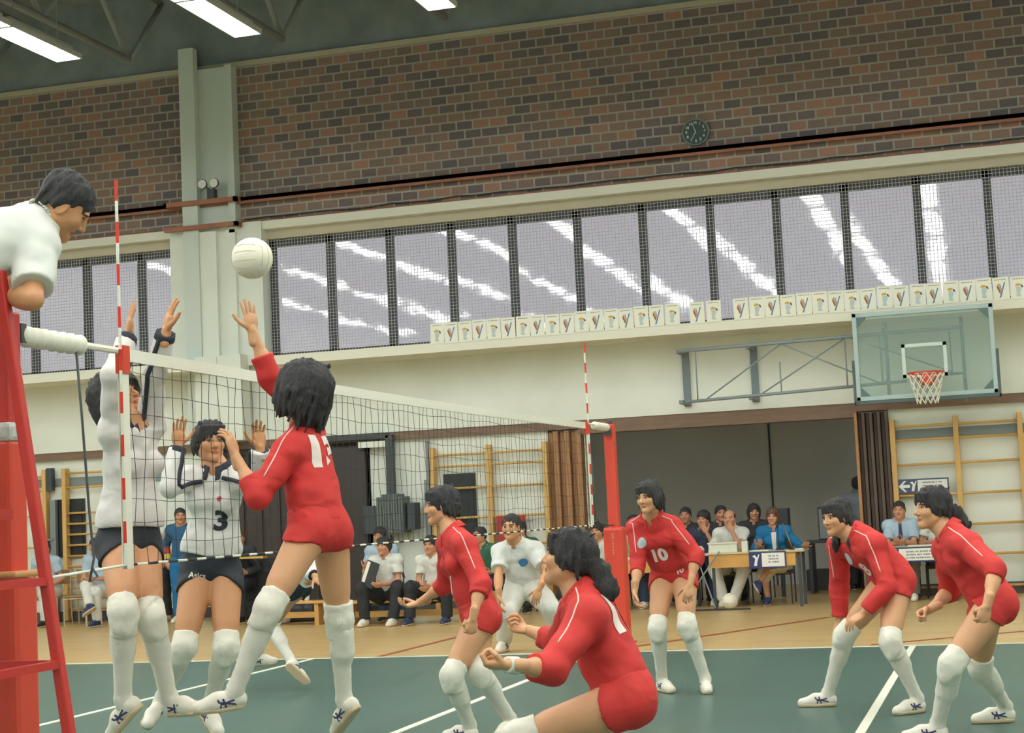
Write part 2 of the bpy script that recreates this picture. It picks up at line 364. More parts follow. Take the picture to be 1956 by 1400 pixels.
# unseen sides and ceiling
struct('wall_left', MB().box(XL - .2, XL, YB, W + .4, 0, 10), WHITE, 'left wall of the hall', 'wall')
struct('wall_right', MB().box(XR, XR + .2, YB, W + .4, 0, 10), WHITE, 'right wall of the hall', 'wall')
struct('wall_back', MB().box(XL - .2, XR + .2, YB - .2, YB, 0, 10), WHITE, 'wall behind the camera', 'wall')
mb = MB().box(XL - .2, XR + .2, YB - .2, W + .5, 10.0, 10.2)
mb.box(XL, XR, W + .02, W + .3, 8.66, 10.0)
struct('ceiling', mb, CEIL, 'dark roof deck above the trusses', 'ceiling')

# ------------------------------------------------------------------ trusses
first = True; k = 0
for x in (-11.0, -8.45, -5.9, -3.35, -.8, 1.75, 4.3):
    e = empty('roof_truss', (x, 2, 8.6), '', 'roof truss', 'roof trusses')
    e['label'] = 'dark steel roof truss %s' % ({-11.0: 'furthest left under the roof', -8.45: 'left of the lamp row in the top left corner', -5.9: 'between the two left lamp rows', -3.35: 'between the second and third lamp rows', -.8: 'right of the lamp at the top centre', 1.75: 'above the clock side of the hall', 4.3: 'furthest right under the roof'}[x])
    c = MB().tube([(x, YB + .5, 9.75), (x, 16.3, 9.75)], .05, 8); loc_build(c, 'top_chord', TRUSS, e, smooth=True)
    c = MB().tube([(x, YB + .5, 8.55), (x, 15.3, 8.55)], .055, 8); loc_build(c, 'bottom_chord', TRUSS, e, smooth=True)
    y = 15.3; up = True
    while y > 3:
        a = (x, y, 8.55 if up else 9.75); b = (x, y - 1.2, 9.75 if up else 8.55)
        loc_build(MB().tube([a, b], .045, 8), 'diagonal_strut', TRUSS, e, smooth=True); y -= 1.2; up = not up
    loc_build(MB().tube([(x, 15.3, 8.55), (x, 16.4, 9.75)], .045, 8), 'diagonal_strut', TRUSS, e, smooth=True)
# ------------------------------------------------------------------ fluorescent lamps in rows running towards the far wall
def lamp_proto():
    e = empty('ceiling_lamp', (0, 0, 0), '', 'lamp', 'fluorescent ceiling lamps')
    MB().box(-.17, .17, -.76, .76, 0, .05).box(-.08, .08, -.7, .7, .05, .1).build('diffuser', LAMPM, e)
    h = MB().box(-.19, .19, -.77, .77, .05, .07).box(-.19, -.172, -.77, .77, 0.0, .07).box(.172, .19, -.77, .77, 0.0, .07).box(-.19, .19, .762, .785, -.0, .07).box(-.19, .19, -.785, -.762, 0, .07).box(-.1, .1, -.72, .72, .07, .16)
    h.build('housing', mat('lamp_housing', srgb(190, 190, 180), .5), e)
    for yy_ in (.5, -.5): MB().tube([(0, yy_, .1), (0, yy_, 1.05)], .008, 5).build('hanger', TRUSS, e)
    return e
lp = None
rows = [-14.9, -12.35, -9.8, -7.32, -4.78, -2.2, .6, 3.0, 5.6, 8.1]
rown = ['far left', 'second', 'third', 'fourth', 'fifth', 'sixth', 'seventh', 'eighth', 'ninth', 'far right']
for ri, x in enumerate(rows):
    for g in range(6):
        yo = 10.95 - g * 3.75
        for j in range(2):
            y = yo - j * 1.58
            if y < YB + 1: continue
            lab = 'fluorescent lamp in the %s row from the left, %s from the far wall' % (rown[ri], ['first', 'second', 'third', 'fourth', 'fifth', 'sixth', 'seventh', 'eighth', 'ninth', 'tenth', 'eleventh', 'twelfth'][g * 2 + j])
            if lp is None:
                lp = lamp_proto(); lp.location = (x, y, 7.5); lp['label'] = lab
            else: dup(lp, (x, y, 7.5), lab)

for x, lab in ((-2.2, 'unseen fill lamp added on the low ceiling at the left of the side hall'), (2.4, 'unseen fill lamp added on the low ceiling at the right of the side hall')):
    l2 = dup(lp, (x, 18.6, 3.28), lab)  # fixtures added out of sight above the opening to brighten the side hall
    for c_ in list(l2.children):
        if c_.name.startswith('hanger'): bpy.data.objects.remove(c_)
        elif c_.name.startswith('diffuser'):
            c_.data = c_.data.copy(); c_.data.materials[0] = emit_mat('added_fill_diffuser', LAMP_COLOR, 5.0)
    l2['group'] = 'added side hall fill lamps'
# ================================================================== NET AND POSTS
def net_z(y, top=True):
    t = y / 9.0
    return (2.24 - .02 * math.sin(math.pi * t)) if top else (1.24 + .0 * t)
e = empty('volleyball_net', (0, 4.5, 1.24), 'dark mesh volleyball net with white top band stretched across the court', 'net')
mb = MB()
n = 90
for i in range(n + 1):
    y = 9.0 * i / n
    jit = [.006 * math.sin(i * 1.7 + k) for k in range(11)]
    mb.tube([(jit[k], y + .008 * math.sin(i * 2.3 + k * .9), net_z(y) - (net_z(y) - 1.24) * k / 10) for k in range(11)], .0017, 4)
for k in range(1, 10):
    mb.tube([(.006 * math.sin(i * .9 + k), 9.0 * i / 45, net_z(9.0 * i / 45) - .1 * k + .008 * math.sin(i * 1.3 + k * 2)) for i in range(46)], .0017, 4)
loc_build(mb, 'net_mesh', CORD, e)
mb = MB()
for i in range(30):
    y0, y1 = 9 * i / 30, 9 * (i + 1) / 30; za, zb = net_z(y0), net_z(y1)
    for s in (-.008, .008):
        mb.add([(s, y0, za + .01), (s, y1, zb + .01), (s, y1, zb - .05), (s, y0, za - .05)], [(0, 1, 2, 3)])
    mb.add([(-.008, y0, za + .01), (-.008, y1, zb + .01), (.008, y1, zb + .01), (.008, y0, za + .01)], [(0, 1, 2, 3)])
loc_build(mb, 'top_band', CREAMC, e)
pts = [(0, -.95, 1.20), (0, 0, 1.238)] + [(0, .1 * i, 1.238) for i in range(1, 90)] + [(0, 9, 1.24), (0, 10, 1.22)]
mb = MB().tube(pts, .0065, 6)
for i in range(len(mb.m)): mb.m[i] = 1 if (i // 6) % 2 == 0 else 0
loc_build(mb, 'bottom_cord', [CORD, CREAMC], e)
for y in (0.02, 8.97):
    mb = MB().box(-.014, -.010, y - .028, y + .028, 1.22, 2.25).box(.010, .014, y - .028, y + .028, 1.22, 2.25)
    loc_build(mb, 'side_tape', CREAMC, e)
    mb = MB().box(-.02, .02, y - .033, y + .033, 2.13, 2.262); loc_build(mb, 'tape_clamp', mat('clamp_red', srgb(214, 70, 44), .5), e)
loc_build(MB().tube([(0, -.0, 2.235), (0, -.5, 2.235), (0, -1.0, 2.23)], .016, 8), 'top_cable', CREAMC, e); loc_build(MB().tube([(0, 9, 2.24), (0, 10, 2.25)], .01, 8), 'top_cable', CREAMC, e)
mb = MB()
for (a, b, r0) in ((-.86, -.34, .048), (9.32, 9.88, .042)):
    pts = []; rs = []; m_ = 22
    for i in range(m_ + 1):
        t = i / m_; pts.append((0, a + (b - a) * t, 2.233)); rs.append(r0 * (.9 + .1 * math.sin(i * 2.2)) * (.55 if i in (0, m_) else 1))
    loc_build(MB().tube(pts, rs, 14), 'cable_padding', CREAMC, e, smooth=True)
mb = MB().tube([(0.02, -.42, 2.21), (.03, -.4, 1.9), (.03, -.36, 1.5), (.03, -.33, 1.28), (.03, -.37, 1.18), (.03, -.3, 1.2), (.02, -.33, 1.24)], .006, 6)
loc_build(mb, 'tension_cord', mat('grey_rope', srgb(84, 88, 90), .7), e, smooth=True)
mb = MB().tube([(0, 9.08, 2.2), (0.02, 9.1, 1.6), (.02, 9.12, 1.3), (.02, 9.3, 1.26), (.0, 9.75, 1.22)], .008, 6)
loc_build(mb, 'tension_cord', mat('grey_rope', None), e, smooth=True)
ANT_R = mat('antenna_red', srgb(218, 52, 34), .4); ANT_W = mat('antenna_white', srgb(226, 226, 212), .4)
for y, lab in ((-.035, 'red and white striped antenna at the near end of the net, before the blockers'), (9.0, 'small red and white striped antenna at the far end of the net')):
    r = .0075 if y < 0 else .009
    a = MB().tube([(.02, y, 1.24 + k * .1) for k in range(19)], r, 8)
    for i in range(len(a.m)):
        a.m[i] = (i // 8) % 2 if i < 144 else 0
    tag(a.build('net_antenna', [ANT_W, ANT_R], origin=(.02, y, 1.24)), lab, 'antenna', 'net antennas')
# posts
TTOP_ = mat('tan_strap', srgb(206, 150, 96), .6)
def post(y, top, lab, hw, pad_w, pad_top):
    e = empty('net_post', (0, y, 0), lab, 'net post', 'net posts')
    loc_build(MB().box(-hw, hw, y - hw, y + hw, 0, top), 'pole', REDP if y > 0 else REDM, e, bevel=.01)
    loc_build(MB().box(-pad_w, pad_w, y - pad_w, y + pad_w, .02, pad_top), 'pad', REDP, e, bevel=.03)
    loc_build(MB().box(-.14, .14, y - .14, y + .14, 0.002, .02), 'base_plate', REDM, e)
    loc_build(MB().lathe([(.03, 0), (.03, .03)], (0, y, top), n=12), 'post_cap', DGREY, e)
    loc_build(MB().box(-.035, .035, y - .1 * (1 if y > 0 else -1) - .02, y - .1 * (1 if y > 0 else -1) + .02, top - .12, top - .04), 'cable_pulley', DGREY, e)
    return e
e = post(-.95, 2.32, 'large red padded net post at the left edge of the photo', .052, .09, 1.225)
loc_build(MB().box(-.064, .064, -1.014, -.886, 1.225, 1.79), 'upper_pad', REDP, e, bevel=.02)
loc_build(MB().box(-.1, .1, -1.05, -.85, 1.228, 1.255), 'tan_strap', TTOP_, e, bevel=.01)
loc_build(MB().box(-.072, .072, -1.022, -.878, 1.78, 1.86), 'tape_wrap', mat('grey_tape', srgb(190, 192, 186), .6, .15, 30), e, bevel=.02)
e = post(10.0, 2.27, 'slim red padded net post at the far side of the court', .055, .105, 1.20)
mb = MB()
add_text(mb, 'U\nN\nI\nV\nE\nR\nS', (-.0, 9.895, 1.03), .032, bold=.001, off=.002)
loc_build(mb, 'pad_lettering', mat('pale_lettering', srgb(226, 150, 128), .6), e)
# umpire stand
e = empty('umpire_stand', (-.1, -1.5, 0), 'red tubular umpire stand with ladder rungs at the left edge', 'umpire stand')
def P_(x, y, z): return Vector((x, y, z))
A0, A1 = P_(.255, -1.35, 2.42), P_(.61, -1.35, .0)
loc_build(MB().bar(A0, A1, .042, .042), 'front_rail', REDM, e, bevel=.008)
B0, B1 = P_(.255, -1.9, 2.42), P_(.61, -1.9, .0)
loc_build(MB().bar(B0, B1, .042, .042), 'front_rail', REDM, e, bevel=.008)
for t in (.496, .624, .76, .89):
    a = A0.lerp(A1, t); b = B0.lerp(B1, t); loc_build(MB().bar(a, b, .03, .03), 'rung', REDM, e)
for y in (-1.35, -1.9):
    loc_build(MB().bar((-.55, y, 2.3), (-.85, y, 0), .05, .05), 'rear_leg', REDM, e, bevel=.008)
    loc_build(MB().bar((.476, y, .91), (-.74, y, .91), .03, .03), 'cross_brace', REDM, e)
    loc_build(MB().bar((.43, y, 1.22), (-.68, y, 1.22), .03, .03), 'cross_brace', REDM, e)
loc_build(MB().box(-.62, .28, -1.92, -1.33, 1.46, 1.50), 'platform', REDM, e)
loc_build(MB().tube([(.255, -1.35, 2.4), (.1, -1.36, 2.36), (-.55, -1.36, 2.36), (-.55, -1.9, 2.36), (.1, -1.9, 2.36), (.255, -1.9, 2.4)], .018, 8), 'hand_rail', mat('dark_red_metal', srgb(130, 40, 44), .4), e, smooth=True)

# ================================================================== BALLS
def ball_mesh(name, c, r, label):
    e = empty(name, (c[0], c[1], c[2] - r), label, 'ball')
    mb = MB(); n1, n2 = 32, 20
    for i in range(1, n2): 
        t = math.pi * i / n2
        for j in range(n1):
            a = 2 * math.pi * j / n1; mb.v.append((c[0] + r * math.sin(t) * math.cos(a), c[1] + r * math.sin(t) * math.sin(a), c[2] + r * math.cos(t)))
    for i in range(n2 - 2):
        for j in range(n1): mb.f.append((i * n1 + j, i * n1 + (j + 1) % n1, (i + 1) * n1 + (j + 1) % n1, (i + 1) * n1 + j)); mb.m.append(0)
    mb.v += [(c[0], c[1], c[2] + r), (c[0], c[1], c[2] - r)]; k = len(mb.v)
    for j in range(n1):
        mb.f.append((k - 2, (j + 1) % n1, j)); mb.m.append(0); o = (n2 - 2) * n1; mb.f.append((k - 1, o + j, o + (j + 1) % n1)); mb.m.append(0)
    loc_build(mb, 'cover', BALLW, e, smooth=True)
    # seams: three panels of three strips on every cube side
    sm = MB(); C = Vector(c)
    for ax in range(3):
        for s in (-1, 1):
            for t in (-.7, -.23, .23, .7):
                pts = []
                for q in range(13):
                    w_ = -.72 + 1.44 * q / 12; p = [0, 0, 0]; p[ax] = s; p[(ax + 1) % 3] = t; p[(ax + 2) % 3] = w_
                    pts.append(C + Vector(p).normalized() * (r + .0004))
                sm.tube(pts, .0012, 4)
    loc_build(sm, 'seam', mat('ball_seam', srgb(196, 190, 170), .6), e)
ball_mesh('volleyball', (.38, .66, 2.73), .104, 'white volleyball in the air above the net, over the spiker\'s hand')
ball_mesh('volleyball', (.33, 15.05, .105), .105, 'white volleyball lying on the floor under the score table')

# ================================================================== WALL THINGS
# clock 6:57
e = empty('wall_clock', (-.02, W - .05, 6.76), 'round dark wall clock with white numerals on the brick wall', 'clock')
cx, cz = -.02, 6.76
loc_build(MB().lathe([(.19, -.05), (.19, 0), (.0, 0)], (cx, W, cz), 'y', 36).lathe([(.165, -.055), (.165, -.05)], (cx, W, cz), 'y', 36), 'face', mat('clock_green', srgb(62, 82, 80), .4), e)
pts = [(cx + .19 * math.cos(2 * math.pi * i / 36), W - .055, cz + .19 * math.sin(2 * math.pi * i / 36)) for i in range(36)]
loc_build(MB().tube(pts, .011, 8, close=True), 'rim', mat('clock_rim', srgb(130, 146, 136), .4), e, smooth=True)
mb = MB()
for h in range(1, 13):
    a = math.radians(90 - 30 * h); add_text(mb, str(h), (cx + .135 * math.cos(a), W - .057, cz + .135 * math.sin(a)), .052, bold=.003)
loc_build(mb, 'numerals', mat('clock_white', srgb(196, 206, 196), .5), e)
for nm, ang, L, wd in (('hour_hand', 90 - 208.5, .105, .012), ('minute_hand', 90 - 342, .15, .009)):
    a = math.radians(ang); loc_build(MB().bar((cx - .02 * math.cos(a), W - .064, cz - .02 * math.sin(a)), (cx + L * math.cos(a), W - .064, cz + L * math.sin(a)), wd, .003, up=(0, -1, 0)), nm, mat('clock_white', None), e)
# floodlights on the pillar
e = empty('twin_spotlight', (-7.62, W - .3, 6.49), 'pair of small spotlights on the pillar rail', 'spotlight')
loc_build(MB().box(-7.68, -7.56, W - .36, W - .24, 6.49, 6.64), 'junction_box', DGREY, e)
for s in (-1, 1):
    h = loc_build(MB().lathe([(.035, .06), (.075, -.02), (.08, -.05)], (-7.62 + s * .1, W - .38, 6.71), 'y', 16), 'lamp_head', DGREY, e, smooth=True)
    mb = MB().lathe([(.07, -.06), (.07, -.05)], (-7.62 + s * .1, W - .38, 6.71), 'y', 16); mb.v = [tuple(Vector(p) - e.location) for p in mb.v]; mb.build('lens', mat('lens', srgb(226, 226, 214), .3), h)
    loc_build(MB().tube([(-7.62, W - .3, 6.62), (-7.62 + s * .1, W - .33, 6.69)], .012, 6), 'arm', DGREY, e)
# posters on the ledge : alternating striped Y and pale brush drawing
PY1 = mat('print_orange', srgb(214, 150, 92), .6); PY2 = mat('print_blue', srgb(92, 126, 160), .6); PY3 = mat('print_light_blue', srgb(140, 166, 190), .6)
PY4 = mat('print_gold', srgb(214, 168, 70), .6); PY5 = mat('print_grey', srgb(190, 202, 200), .6); PY6 = mat('print_dark', srgb(92, 92, 92), .6); PY7 = mat('print_brown', srgb(128, 84, 70), .6)
def poster_mesh(kind):
    m = MB(); w2, h2 = .107, .155
    m.box(-w2, w2, -.004, 0, 0, 2 * h2, 0); y = -.0055
    def q(pts, mi, yy=y): m.add([(x, yy, z) for x, z in pts], [tuple(range(len(pts)))], mi)
    for i in range(7): q([(-.075 + i * .022, .272), (-.075 + i * .022 + .014, .272), (-.075 + i * .022 + .014, .282), (-.075 + i * .022, .282)], 5)
    if kind == 0:
        q([(-.03, .03), (-.008, .03), (.062, .235), (.045, .235), (.012, .14)], 2); q([(-.012, .085), (.004, .125), (-.03, .23), (-.045, .20)], 1)
        q([(-.018, .08), (-.008, .11), (-.048, .21), (-.054, .17)], 6); q([(.002, .125), (.012, .145), (-.004, .215), (-.022, .225)], 3)
    else:
        q([(-.05, .185), (-.03, .21), (.005, .215), (.03, .195), (.012, .18), (-.03, .178)], 4); q([(.025, .20), (.05, .19), (.062, .165), (.05, .15), (.03, .168)], 5)
        q([(-.035, .17), (.02, .175), (.04, .14), (.015, .08), (-.015, .04), (-.03, .09)], 7); q([(-.04, .06), (-.02, .03), (.03, .035), (.02, .07)], 7, y - .0005)
    return m
protos = {}
xs = [-3.95 + i * .217 for i in range(17)] + [-.124, .108] + [.491 + i * .2155 for i in range(21)]
names = ['ledge poster with blue and orange Y', 'ledge poster with pale gold drawing']
for i, x in enumerate(xs):
    kd = (i + 1) % 2
    if i >= len(xs) - 0: pass
    
    lab = '%s on the window ledge, number %d from the left' % (names[kd], i + 1)
    lab = '%s, %s of its kind from the left' % (names[kd], ['first','second','third','fourth','fifth','sixth','seventh','eighth','ninth','tenth','eleventh','twelfth','thirteenth','fourteenth','fifteenth','sixteenth','seventeenth','eighteenth','nineteenth','twentieth'][i // 2] if i < 40 else 'last')
    tilt = random.uniform(-.03, .03); z = 3.985 + random.uniform(-.008, .008)
    if kd not in protos:
        o = poster_mesh(kd).build('poster', [PAPER, PY1, PY2, PY3, PY4, PY6, PY7, PY5]); protos[kd] = o
    else: o = protos[kd].copy(); COL.objects.link(o)
    o.location = (x + .108, W - .805, z - .09); o.scale = (.965, .965, .965); o.rotation_euler = (0, tilt, 0)
    tag(o, lab, 'poster', 'posters along the window ledge')
# backboard
BY = 15.6
e = empty('basketball_hoop', (3.0, BY, 2.6), 'glass basketball backboard with orange hoop on a folding wall frame', 'basketball hoop')
bx0, bx1, bz0, bz1 = 2.10, 3.92, 2.66, 3.84
loc_build(MB().box(bx0, bx1, BY - .01, BY + .01, bz0, bz1), 'board_glass', PERSPEX, e)
mb = MB()
for a in ((bx0, bx1, bz0, bz0 + .06), (bx0, bx1, bz1 - .06, bz1), (bx0, bx0 + .06, bz0, bz1), (bx1 - .06, bx1, bz0, bz1)): mb.box(a[0], a[1], BY - .03, BY + .03, a[2], a[3])
loc_build(mb, 'board_frame', TEAL, e, bevel=.008)
for sx, px in ((1, bx0 + .06), (-1, bx1 - .06)):
    for sz, pz in ((1, bz0 + .06), (-1, bz1 - .06)):
        loc_build(MB().poly([(px, pz), (px + sx * .13, pz), (px, pz + sz * .13)], BY - .03, BY + .02), 'corner_plate', mat('corner_green', srgb(92, 116, 112), .5), e)
mb = MB().box(bx0 - .035, bx0 + .0, BY - .035, BY + .035, bz0 - .05, bz0 + .55).box(bx1, bx1 + .035, BY - .035, BY + .035, bz0 - .05, bz0 + .58).box(bx0 - .035, bx1 + .035, BY - .035, BY + .035, bz0 - .05, bz0)
loc_build(mb, 'edge_padding', mat('padding_grey', srgb(84, 100, 100), .6), e, bevel=.01)
mb = MB(); zx0, zx1, zz0, zz1 = 2.72, 3.30, 2.93, 3.38
for a in ((zx0, zx1, zz0, zz0 + .045), (zx0, zx1, zz1 - .045, zz1), (zx0, zx0 + .045, zz0, zz1), (zx1 - .045, zx1, zz0, zz1)): mb.box(a[0], a[1], BY - .014, BY - .010, a[2], a[3])
loc_build(mb, 'target_square', mat('target_white', srgb(206, 220, 214), .5), e)
HO = mat('hoop_orange', srgb(214, 76, 40), .4); hx, hz, hr = 3.03, 2.96, .228
hoop = loc_build(MB().tube([(hx + hr * math.cos(2 * math.pi * i / 32), BY - .38 + hr * math.sin(2 * math.pi * i / 32), hz) for i in range(32)], .011, 8, close=True), 'hoop_ring', HO, e, smooth=True)
loc_build(MB().box(hx - .07, hx + .07, BY - .16, BY - .015, hz - .14, hz + .01).bar((hx - .15, BY - .25, hz), (hx - .06, BY - .02, hz - .13), .012, .012).bar((hx + .15, BY - .25, hz), (hx + .06, BY - .02, hz - .13), .012, .012).tube([(hx - .22, BY - .38, hz), (hx - .07, BY - .05, hz - .18)], .007, 6).tube([(hx + .22, BY - .38, hz), (hx + .07, BY - .05, hz - .18)], .007, 6), 'hoop_bracket', HO, e)
mb = MB(); nn = 12
def hp(i, t):
    a = 2 * math.pi * i / nn; r = hr * (1 - .42 * t) ; return (hx + r * math.cos(a), BY - .38 + r * math.sin(a), hz - .40 * t)
for i in range(nn):
    for s in (1, -1):
        mb.tube([hp(i + s * .5 * k, k / 5) for k in range(6)], .006, 4)
loc_build(mb, 'hoop_net', CREAMC, e)
FR = mat('frame_grey_blue', srgb(138, 152, 156), .45)
fy = 16.05
def fb(a, b, r=.02, y=fy): return MB().tube([(a[0], y, a[1]), (b[0], y, b[1])], r, 6)
mb = MB().tube([(-.36, fy, 3.55), (3.52, fy, 3.60)], .025, 8).tube([(-.30, fy, 2.83), (2.75, fy, 2.92)], .022, 8).tube([(3.3, fy, 2.98), (3.52, fy, 2.98)], .022, 8).tube([(3.5, fy, 2.6), (3.5, fy, 3.74)], .025, 8).tube([(2.5, fy, 2.7), (2.5, fy, 3.74)], .025, 8)
loc_build(mb, 'support_frame', FR, e, smooth=True)
mb = MB()
for a, b in (((-.12, 2.84), (-.12, 3.55)), ((.0, 2.85), (1.08, 3.55)), ((.75, 2.86), (1.95, 3.56)), ((1.08, 3.55), (2.42, 2.9)), ((2.0, 3.57), (3.35, 3.0)), ((1.05, 2.86), (1.05, 3.3)), ((1.95, 2.88), (1.95, 3.56)), ((2.42, 2.9), (2.42, 3.56)), ((3.34, 3.0), (3.34, 3.55))):
    mb.tube([(a[0], fy, a[1]), (b[0], fy, b[1])], .011, 6)
loc_build(mb, 'bracing_rod', FR, e, smooth=True)
for x in (-.36, .62):
    loc_build(MB().box(x - .05, x + .05, W - .05, W - .005, 2.80, 3.62).box(x - .03, x + .03, fy, W - .05, 3.52, 3.57).box(x - .03, x + .03, fy, W - .05, 2.81, 2.86), 'wall_bracket', mat('bracket_grey', srgb(118, 130, 136), .5), e)
for z in (2.9, 3.6):
    for x in (2.5, 3.5): loc_build(MB().bar((x, fy, z), (x, BY + .02, z), .04, .04), 'board_strut', FR, e)

# wall bars
def wall_bars(xs_, zs, z1, label, y=LW - .11, depth=.09):
    e = empty('wall_bars', ((xs_[0] + xs_[-1]) / 2, y, 0), label, 'wall bars')
    for x in xs_: loc_build(MB().box(x - .035, x + .035, y - depth / 2, y + depth, .02, z1), 'upright', YEL, e, bevel=.006)
    for z in zs:
        loc_build(MB().tube([(xs_[0], y, z), (xs_[-1], y, z)], .018, 8), 'rung', YEL, e, smooth=True)
    return e
zz = [2.33, 2.14, 1.80, 1.38, .96, .55, .12]
wall_bars([2.47, 3.32, 4.16], zz, 2.44, 'yellow wooden wall bars under the basketball backboard')
wall_bars([-4.27, -3.39, -2.52], [2.30, 2.13, 1.80, 1.36, .94, .5], 2.42, 'yellow wooden wall bars in the middle behind the net')
wall_bars([-11.6, -10.88], [2.33, 2.10, 1.70, 1.20, .72], 2.44, 'yellow wooden wall bars with wide gaps behind the red post')
wall_bars([-10.52, -9.3], [2.36, 2.13, 1.72, 1.55, 1.38, 1.21, 1.04, .87, .70, .53, .36, .2], 2.44, 'yellow wooden wall bars with narrow gaps left of the blockers')
e = empty('steel_upright', (-10.72, LW - .1, 0), 'grey steel upright standing between two sets of wall bars', 'upright')
loc_build(MB().box(-10.80, -10.70, LW - .12, LW - .04, 0, 1.95), 'column', GREYM, e, bevel=.005); loc_build(MB().box(-10.84, -10.74, LW - .14, LW - .04, 2.1, 2.46), 'bracket', DGREY, e)
loc_build(MB().box(-10.86, -10.74, LW - .15, LW - .12, 1.30, 1.33), 'clamp', GREYM, e)
e = empty('steel_upright', (-4.35, LW - .1, 0), 'thin grey steel upright beside the middle wall bars', 'upright')
loc_build(MB().box(-4.42, -4.34, LW - .12, LW - .04, .5, 1.95), 'column', GREYM, e, bevel=.005); loc_build(MB().box(-4.38, -4.34, LW - .1, LW - .04, 1.95, 2.56), 'rod', GREYM, e)
tag(MB().box(-3.3, -2.86, LW - .16, LW - .14, .98, 1.36).build('red_board', mat('notice_red', srgb(178, 60, 52), .6)), 'red square board hanging on the middle wall bars', 'board')
# arrow sign
e = empty('direction_sign', (2.9, LW - .14, 1.4), 'blue and white direction sign with an arrow on the right wall bars', 'sign')
sx0, sx1, sz0, sz1 = 2.50, 3.18, 1.41, 1.605; yy = LW - .15
loc_build(MB().box(sx0, sx1, yy, yy + .012, sz0, sz1), 'board', mat('sign_frame', srgb(74, 84, 110), .5), e)
loc_build(MB().box(sx0 + .265, sx1 - .02, yy - .003, yy, sz0 + .015, sz1 - .02), 'text_panel', SIGNW, e)
def arrow(mb, x, z, s, y):
    mb.add([(x + s * a, y, z + s * b) for a, b in ((-.5, 0), (0, .5), (.22, .5), (-.12, .14), (.5, .14), (.5, -.14), (-.12, -.14), (.22, -.5), (0, -.5))], [(0, 1, 2, 3), (0, 3, 4, 5, 6), (0, 6, 7, 8)])
mb = MB(); arrow(mb, sx0 + .085, (sz0 + sz1) / 2, .15, yy - .004); loc_build(mb, 'arrow', SIGNW, e)
def ylogo(mb, x, z, s, y):
    mb.add([(x + s * a, y, z + s * b) for a, b in ((-.18, -.5), (.08, -.5), (.14, -.1), (-.05, .12))], [(0, 1, 2, 3)])
    mb.add([(x + s * a, y, z + s * b) for a, b in ((-.05, .12), (.14, -.1), (.12, .2), (-.05, .45), (-.3, .36))], [(0, 1, 2, 3, 4)])
    mb.add([(x + s * a, y, z + s * b) for a, b in ((.14, -.1), (.36, .5), (.24, .5), (.10, .14))], [(0, 1, 2, 3)])
mb = MB(); ylogo(mb, sx0 + .205, (sz0 + sz1) / 2, .14, yy - .004); loc_build(mb, 'emblem', SIGNW, e)
def tiny_lines(mb, x0, x1, z, h, y, seed):
    rr = random.Random(seed); x = x0
    while x < x1:
        w_ = rr.uniform(.4, .8) * h; mb.add([(x, y, z), (x + w_, y, z), (x + w_, y, z + h), (x, y, z + h)], [(0, 1, 2, 3)]); x += w_ + h * (.25 if rr.random() < .85 else .9)
INK = mat('sign_ink', srgb(120, 124, 140), .6)
mb = MB()
for i in range(3): tiny_lines(mb, sx0 + .33, sx1 - .1, sz1 - .065 - i * .045, .02, yy - .004, i)
loc_build(mb, 'lettering', INK, e)
# heater and pipe
e = empty('radiant_heater', (-4.9, LW - .3, 0), 'grey ribbed machine hanging from a bent dark pipe beside the gate', 'heater')
loc_build(MB().box(-4.98, -4.86, LW - .22, LW - .12, 1.75, 2.66).box(-6.0, -4.92, LW - .22, LW - .14, 2.60, 2.68), 'pipe', DGREY, e, bevel=.01)
loc_build(MB().box(-5.42, -4.94, LW - .2, LW - .12, 2.48, 2.57), 'white_panel', WHITE, e)
mb = MB()
for i in range(10): mb.box(-5.08 + i * .043, -5.08 + i * .043 + .036, LW - .42, LW - .1, 1.18 - .0, 1.76 - (.04 if i in (0, 1, 8, 9) else 0))
loc_build(mb, 'ribbed_body', mat('ribbed_grey', srgb(98, 106, 102), .5), e, bevel=.004)
loc_build(MB().box(-5.32, -5.06, LW - .36, LW - .1, 1.18, 1.60), 'side_box', DGREY, e, bevel=.01); loc_build(MB().box(-4.62, -4.5, LW - .36, LW - .1, 1.22, 1.62), 'side_box', DGREY, e, bevel=.01)
loc_build(MB().bar((-5.25, LW - .12, 1.2), (-5.0, LW - .1, .3), .04, .03).bar((-4.98, LW - .12, 1.15), (-4.8, LW - .1, .5), .03, .03).tube([(-5.5, LW - .05, 1.35), (-5.42, LW - .1, 1.18), (-5.32, LW - .2, 1.22)], .01, 6), 'hanging_strut', DGREY, e)
# ================================================================== FURNITURE
TAB = mat('table_beech', srgb(206, 158, 88), .4, .08, 4); TTOP = mat('table_top', srgb(206, 190, 150), .4)
def table(x0, x1, y0, y1, zt, label, apron=None, legs='straight'):
    e = empty('score_table', ((x0 + x1) / 2, (y0 + y1) / 2, 0), label, 'table', 'score tables in the opening')
    loc_build(MB().box(x0, x1, y0, y1, zt - .025, zt), 'tabletop', TTOP, e, bevel=.004)
    a = apron or (x0 + .03, x1 - .12)
    loc_build(MB().box(a[0], a[1], y0 + .02, y0 + .04, zt - .20, zt - .027).box(a[0], a[1], y1 - .06, y1 - .04, zt - .12, zt - .027), 'modesty_panel', TAB, e)
    for x in (x0 + .08, x1 - .08):
        for y in (y0 + .06, y1 - .06): loc_build(MB().box(x - .018, x + .018, y - .018, y + .018, .0, zt - .025), 'leg', DGREY, e)
    return e
table(-1.35, -.15, 15.35, 15.95, .70, 'beech score table partly hidden behind player number ten')
table(.03, 1.33, 15.15, 15.75, .74, 'beech score table with microphone and blue sign in the opening')
table(2.02, 3.3, 15.35, 15.85, .72, 'beech score table at the right with a blue and white sign')
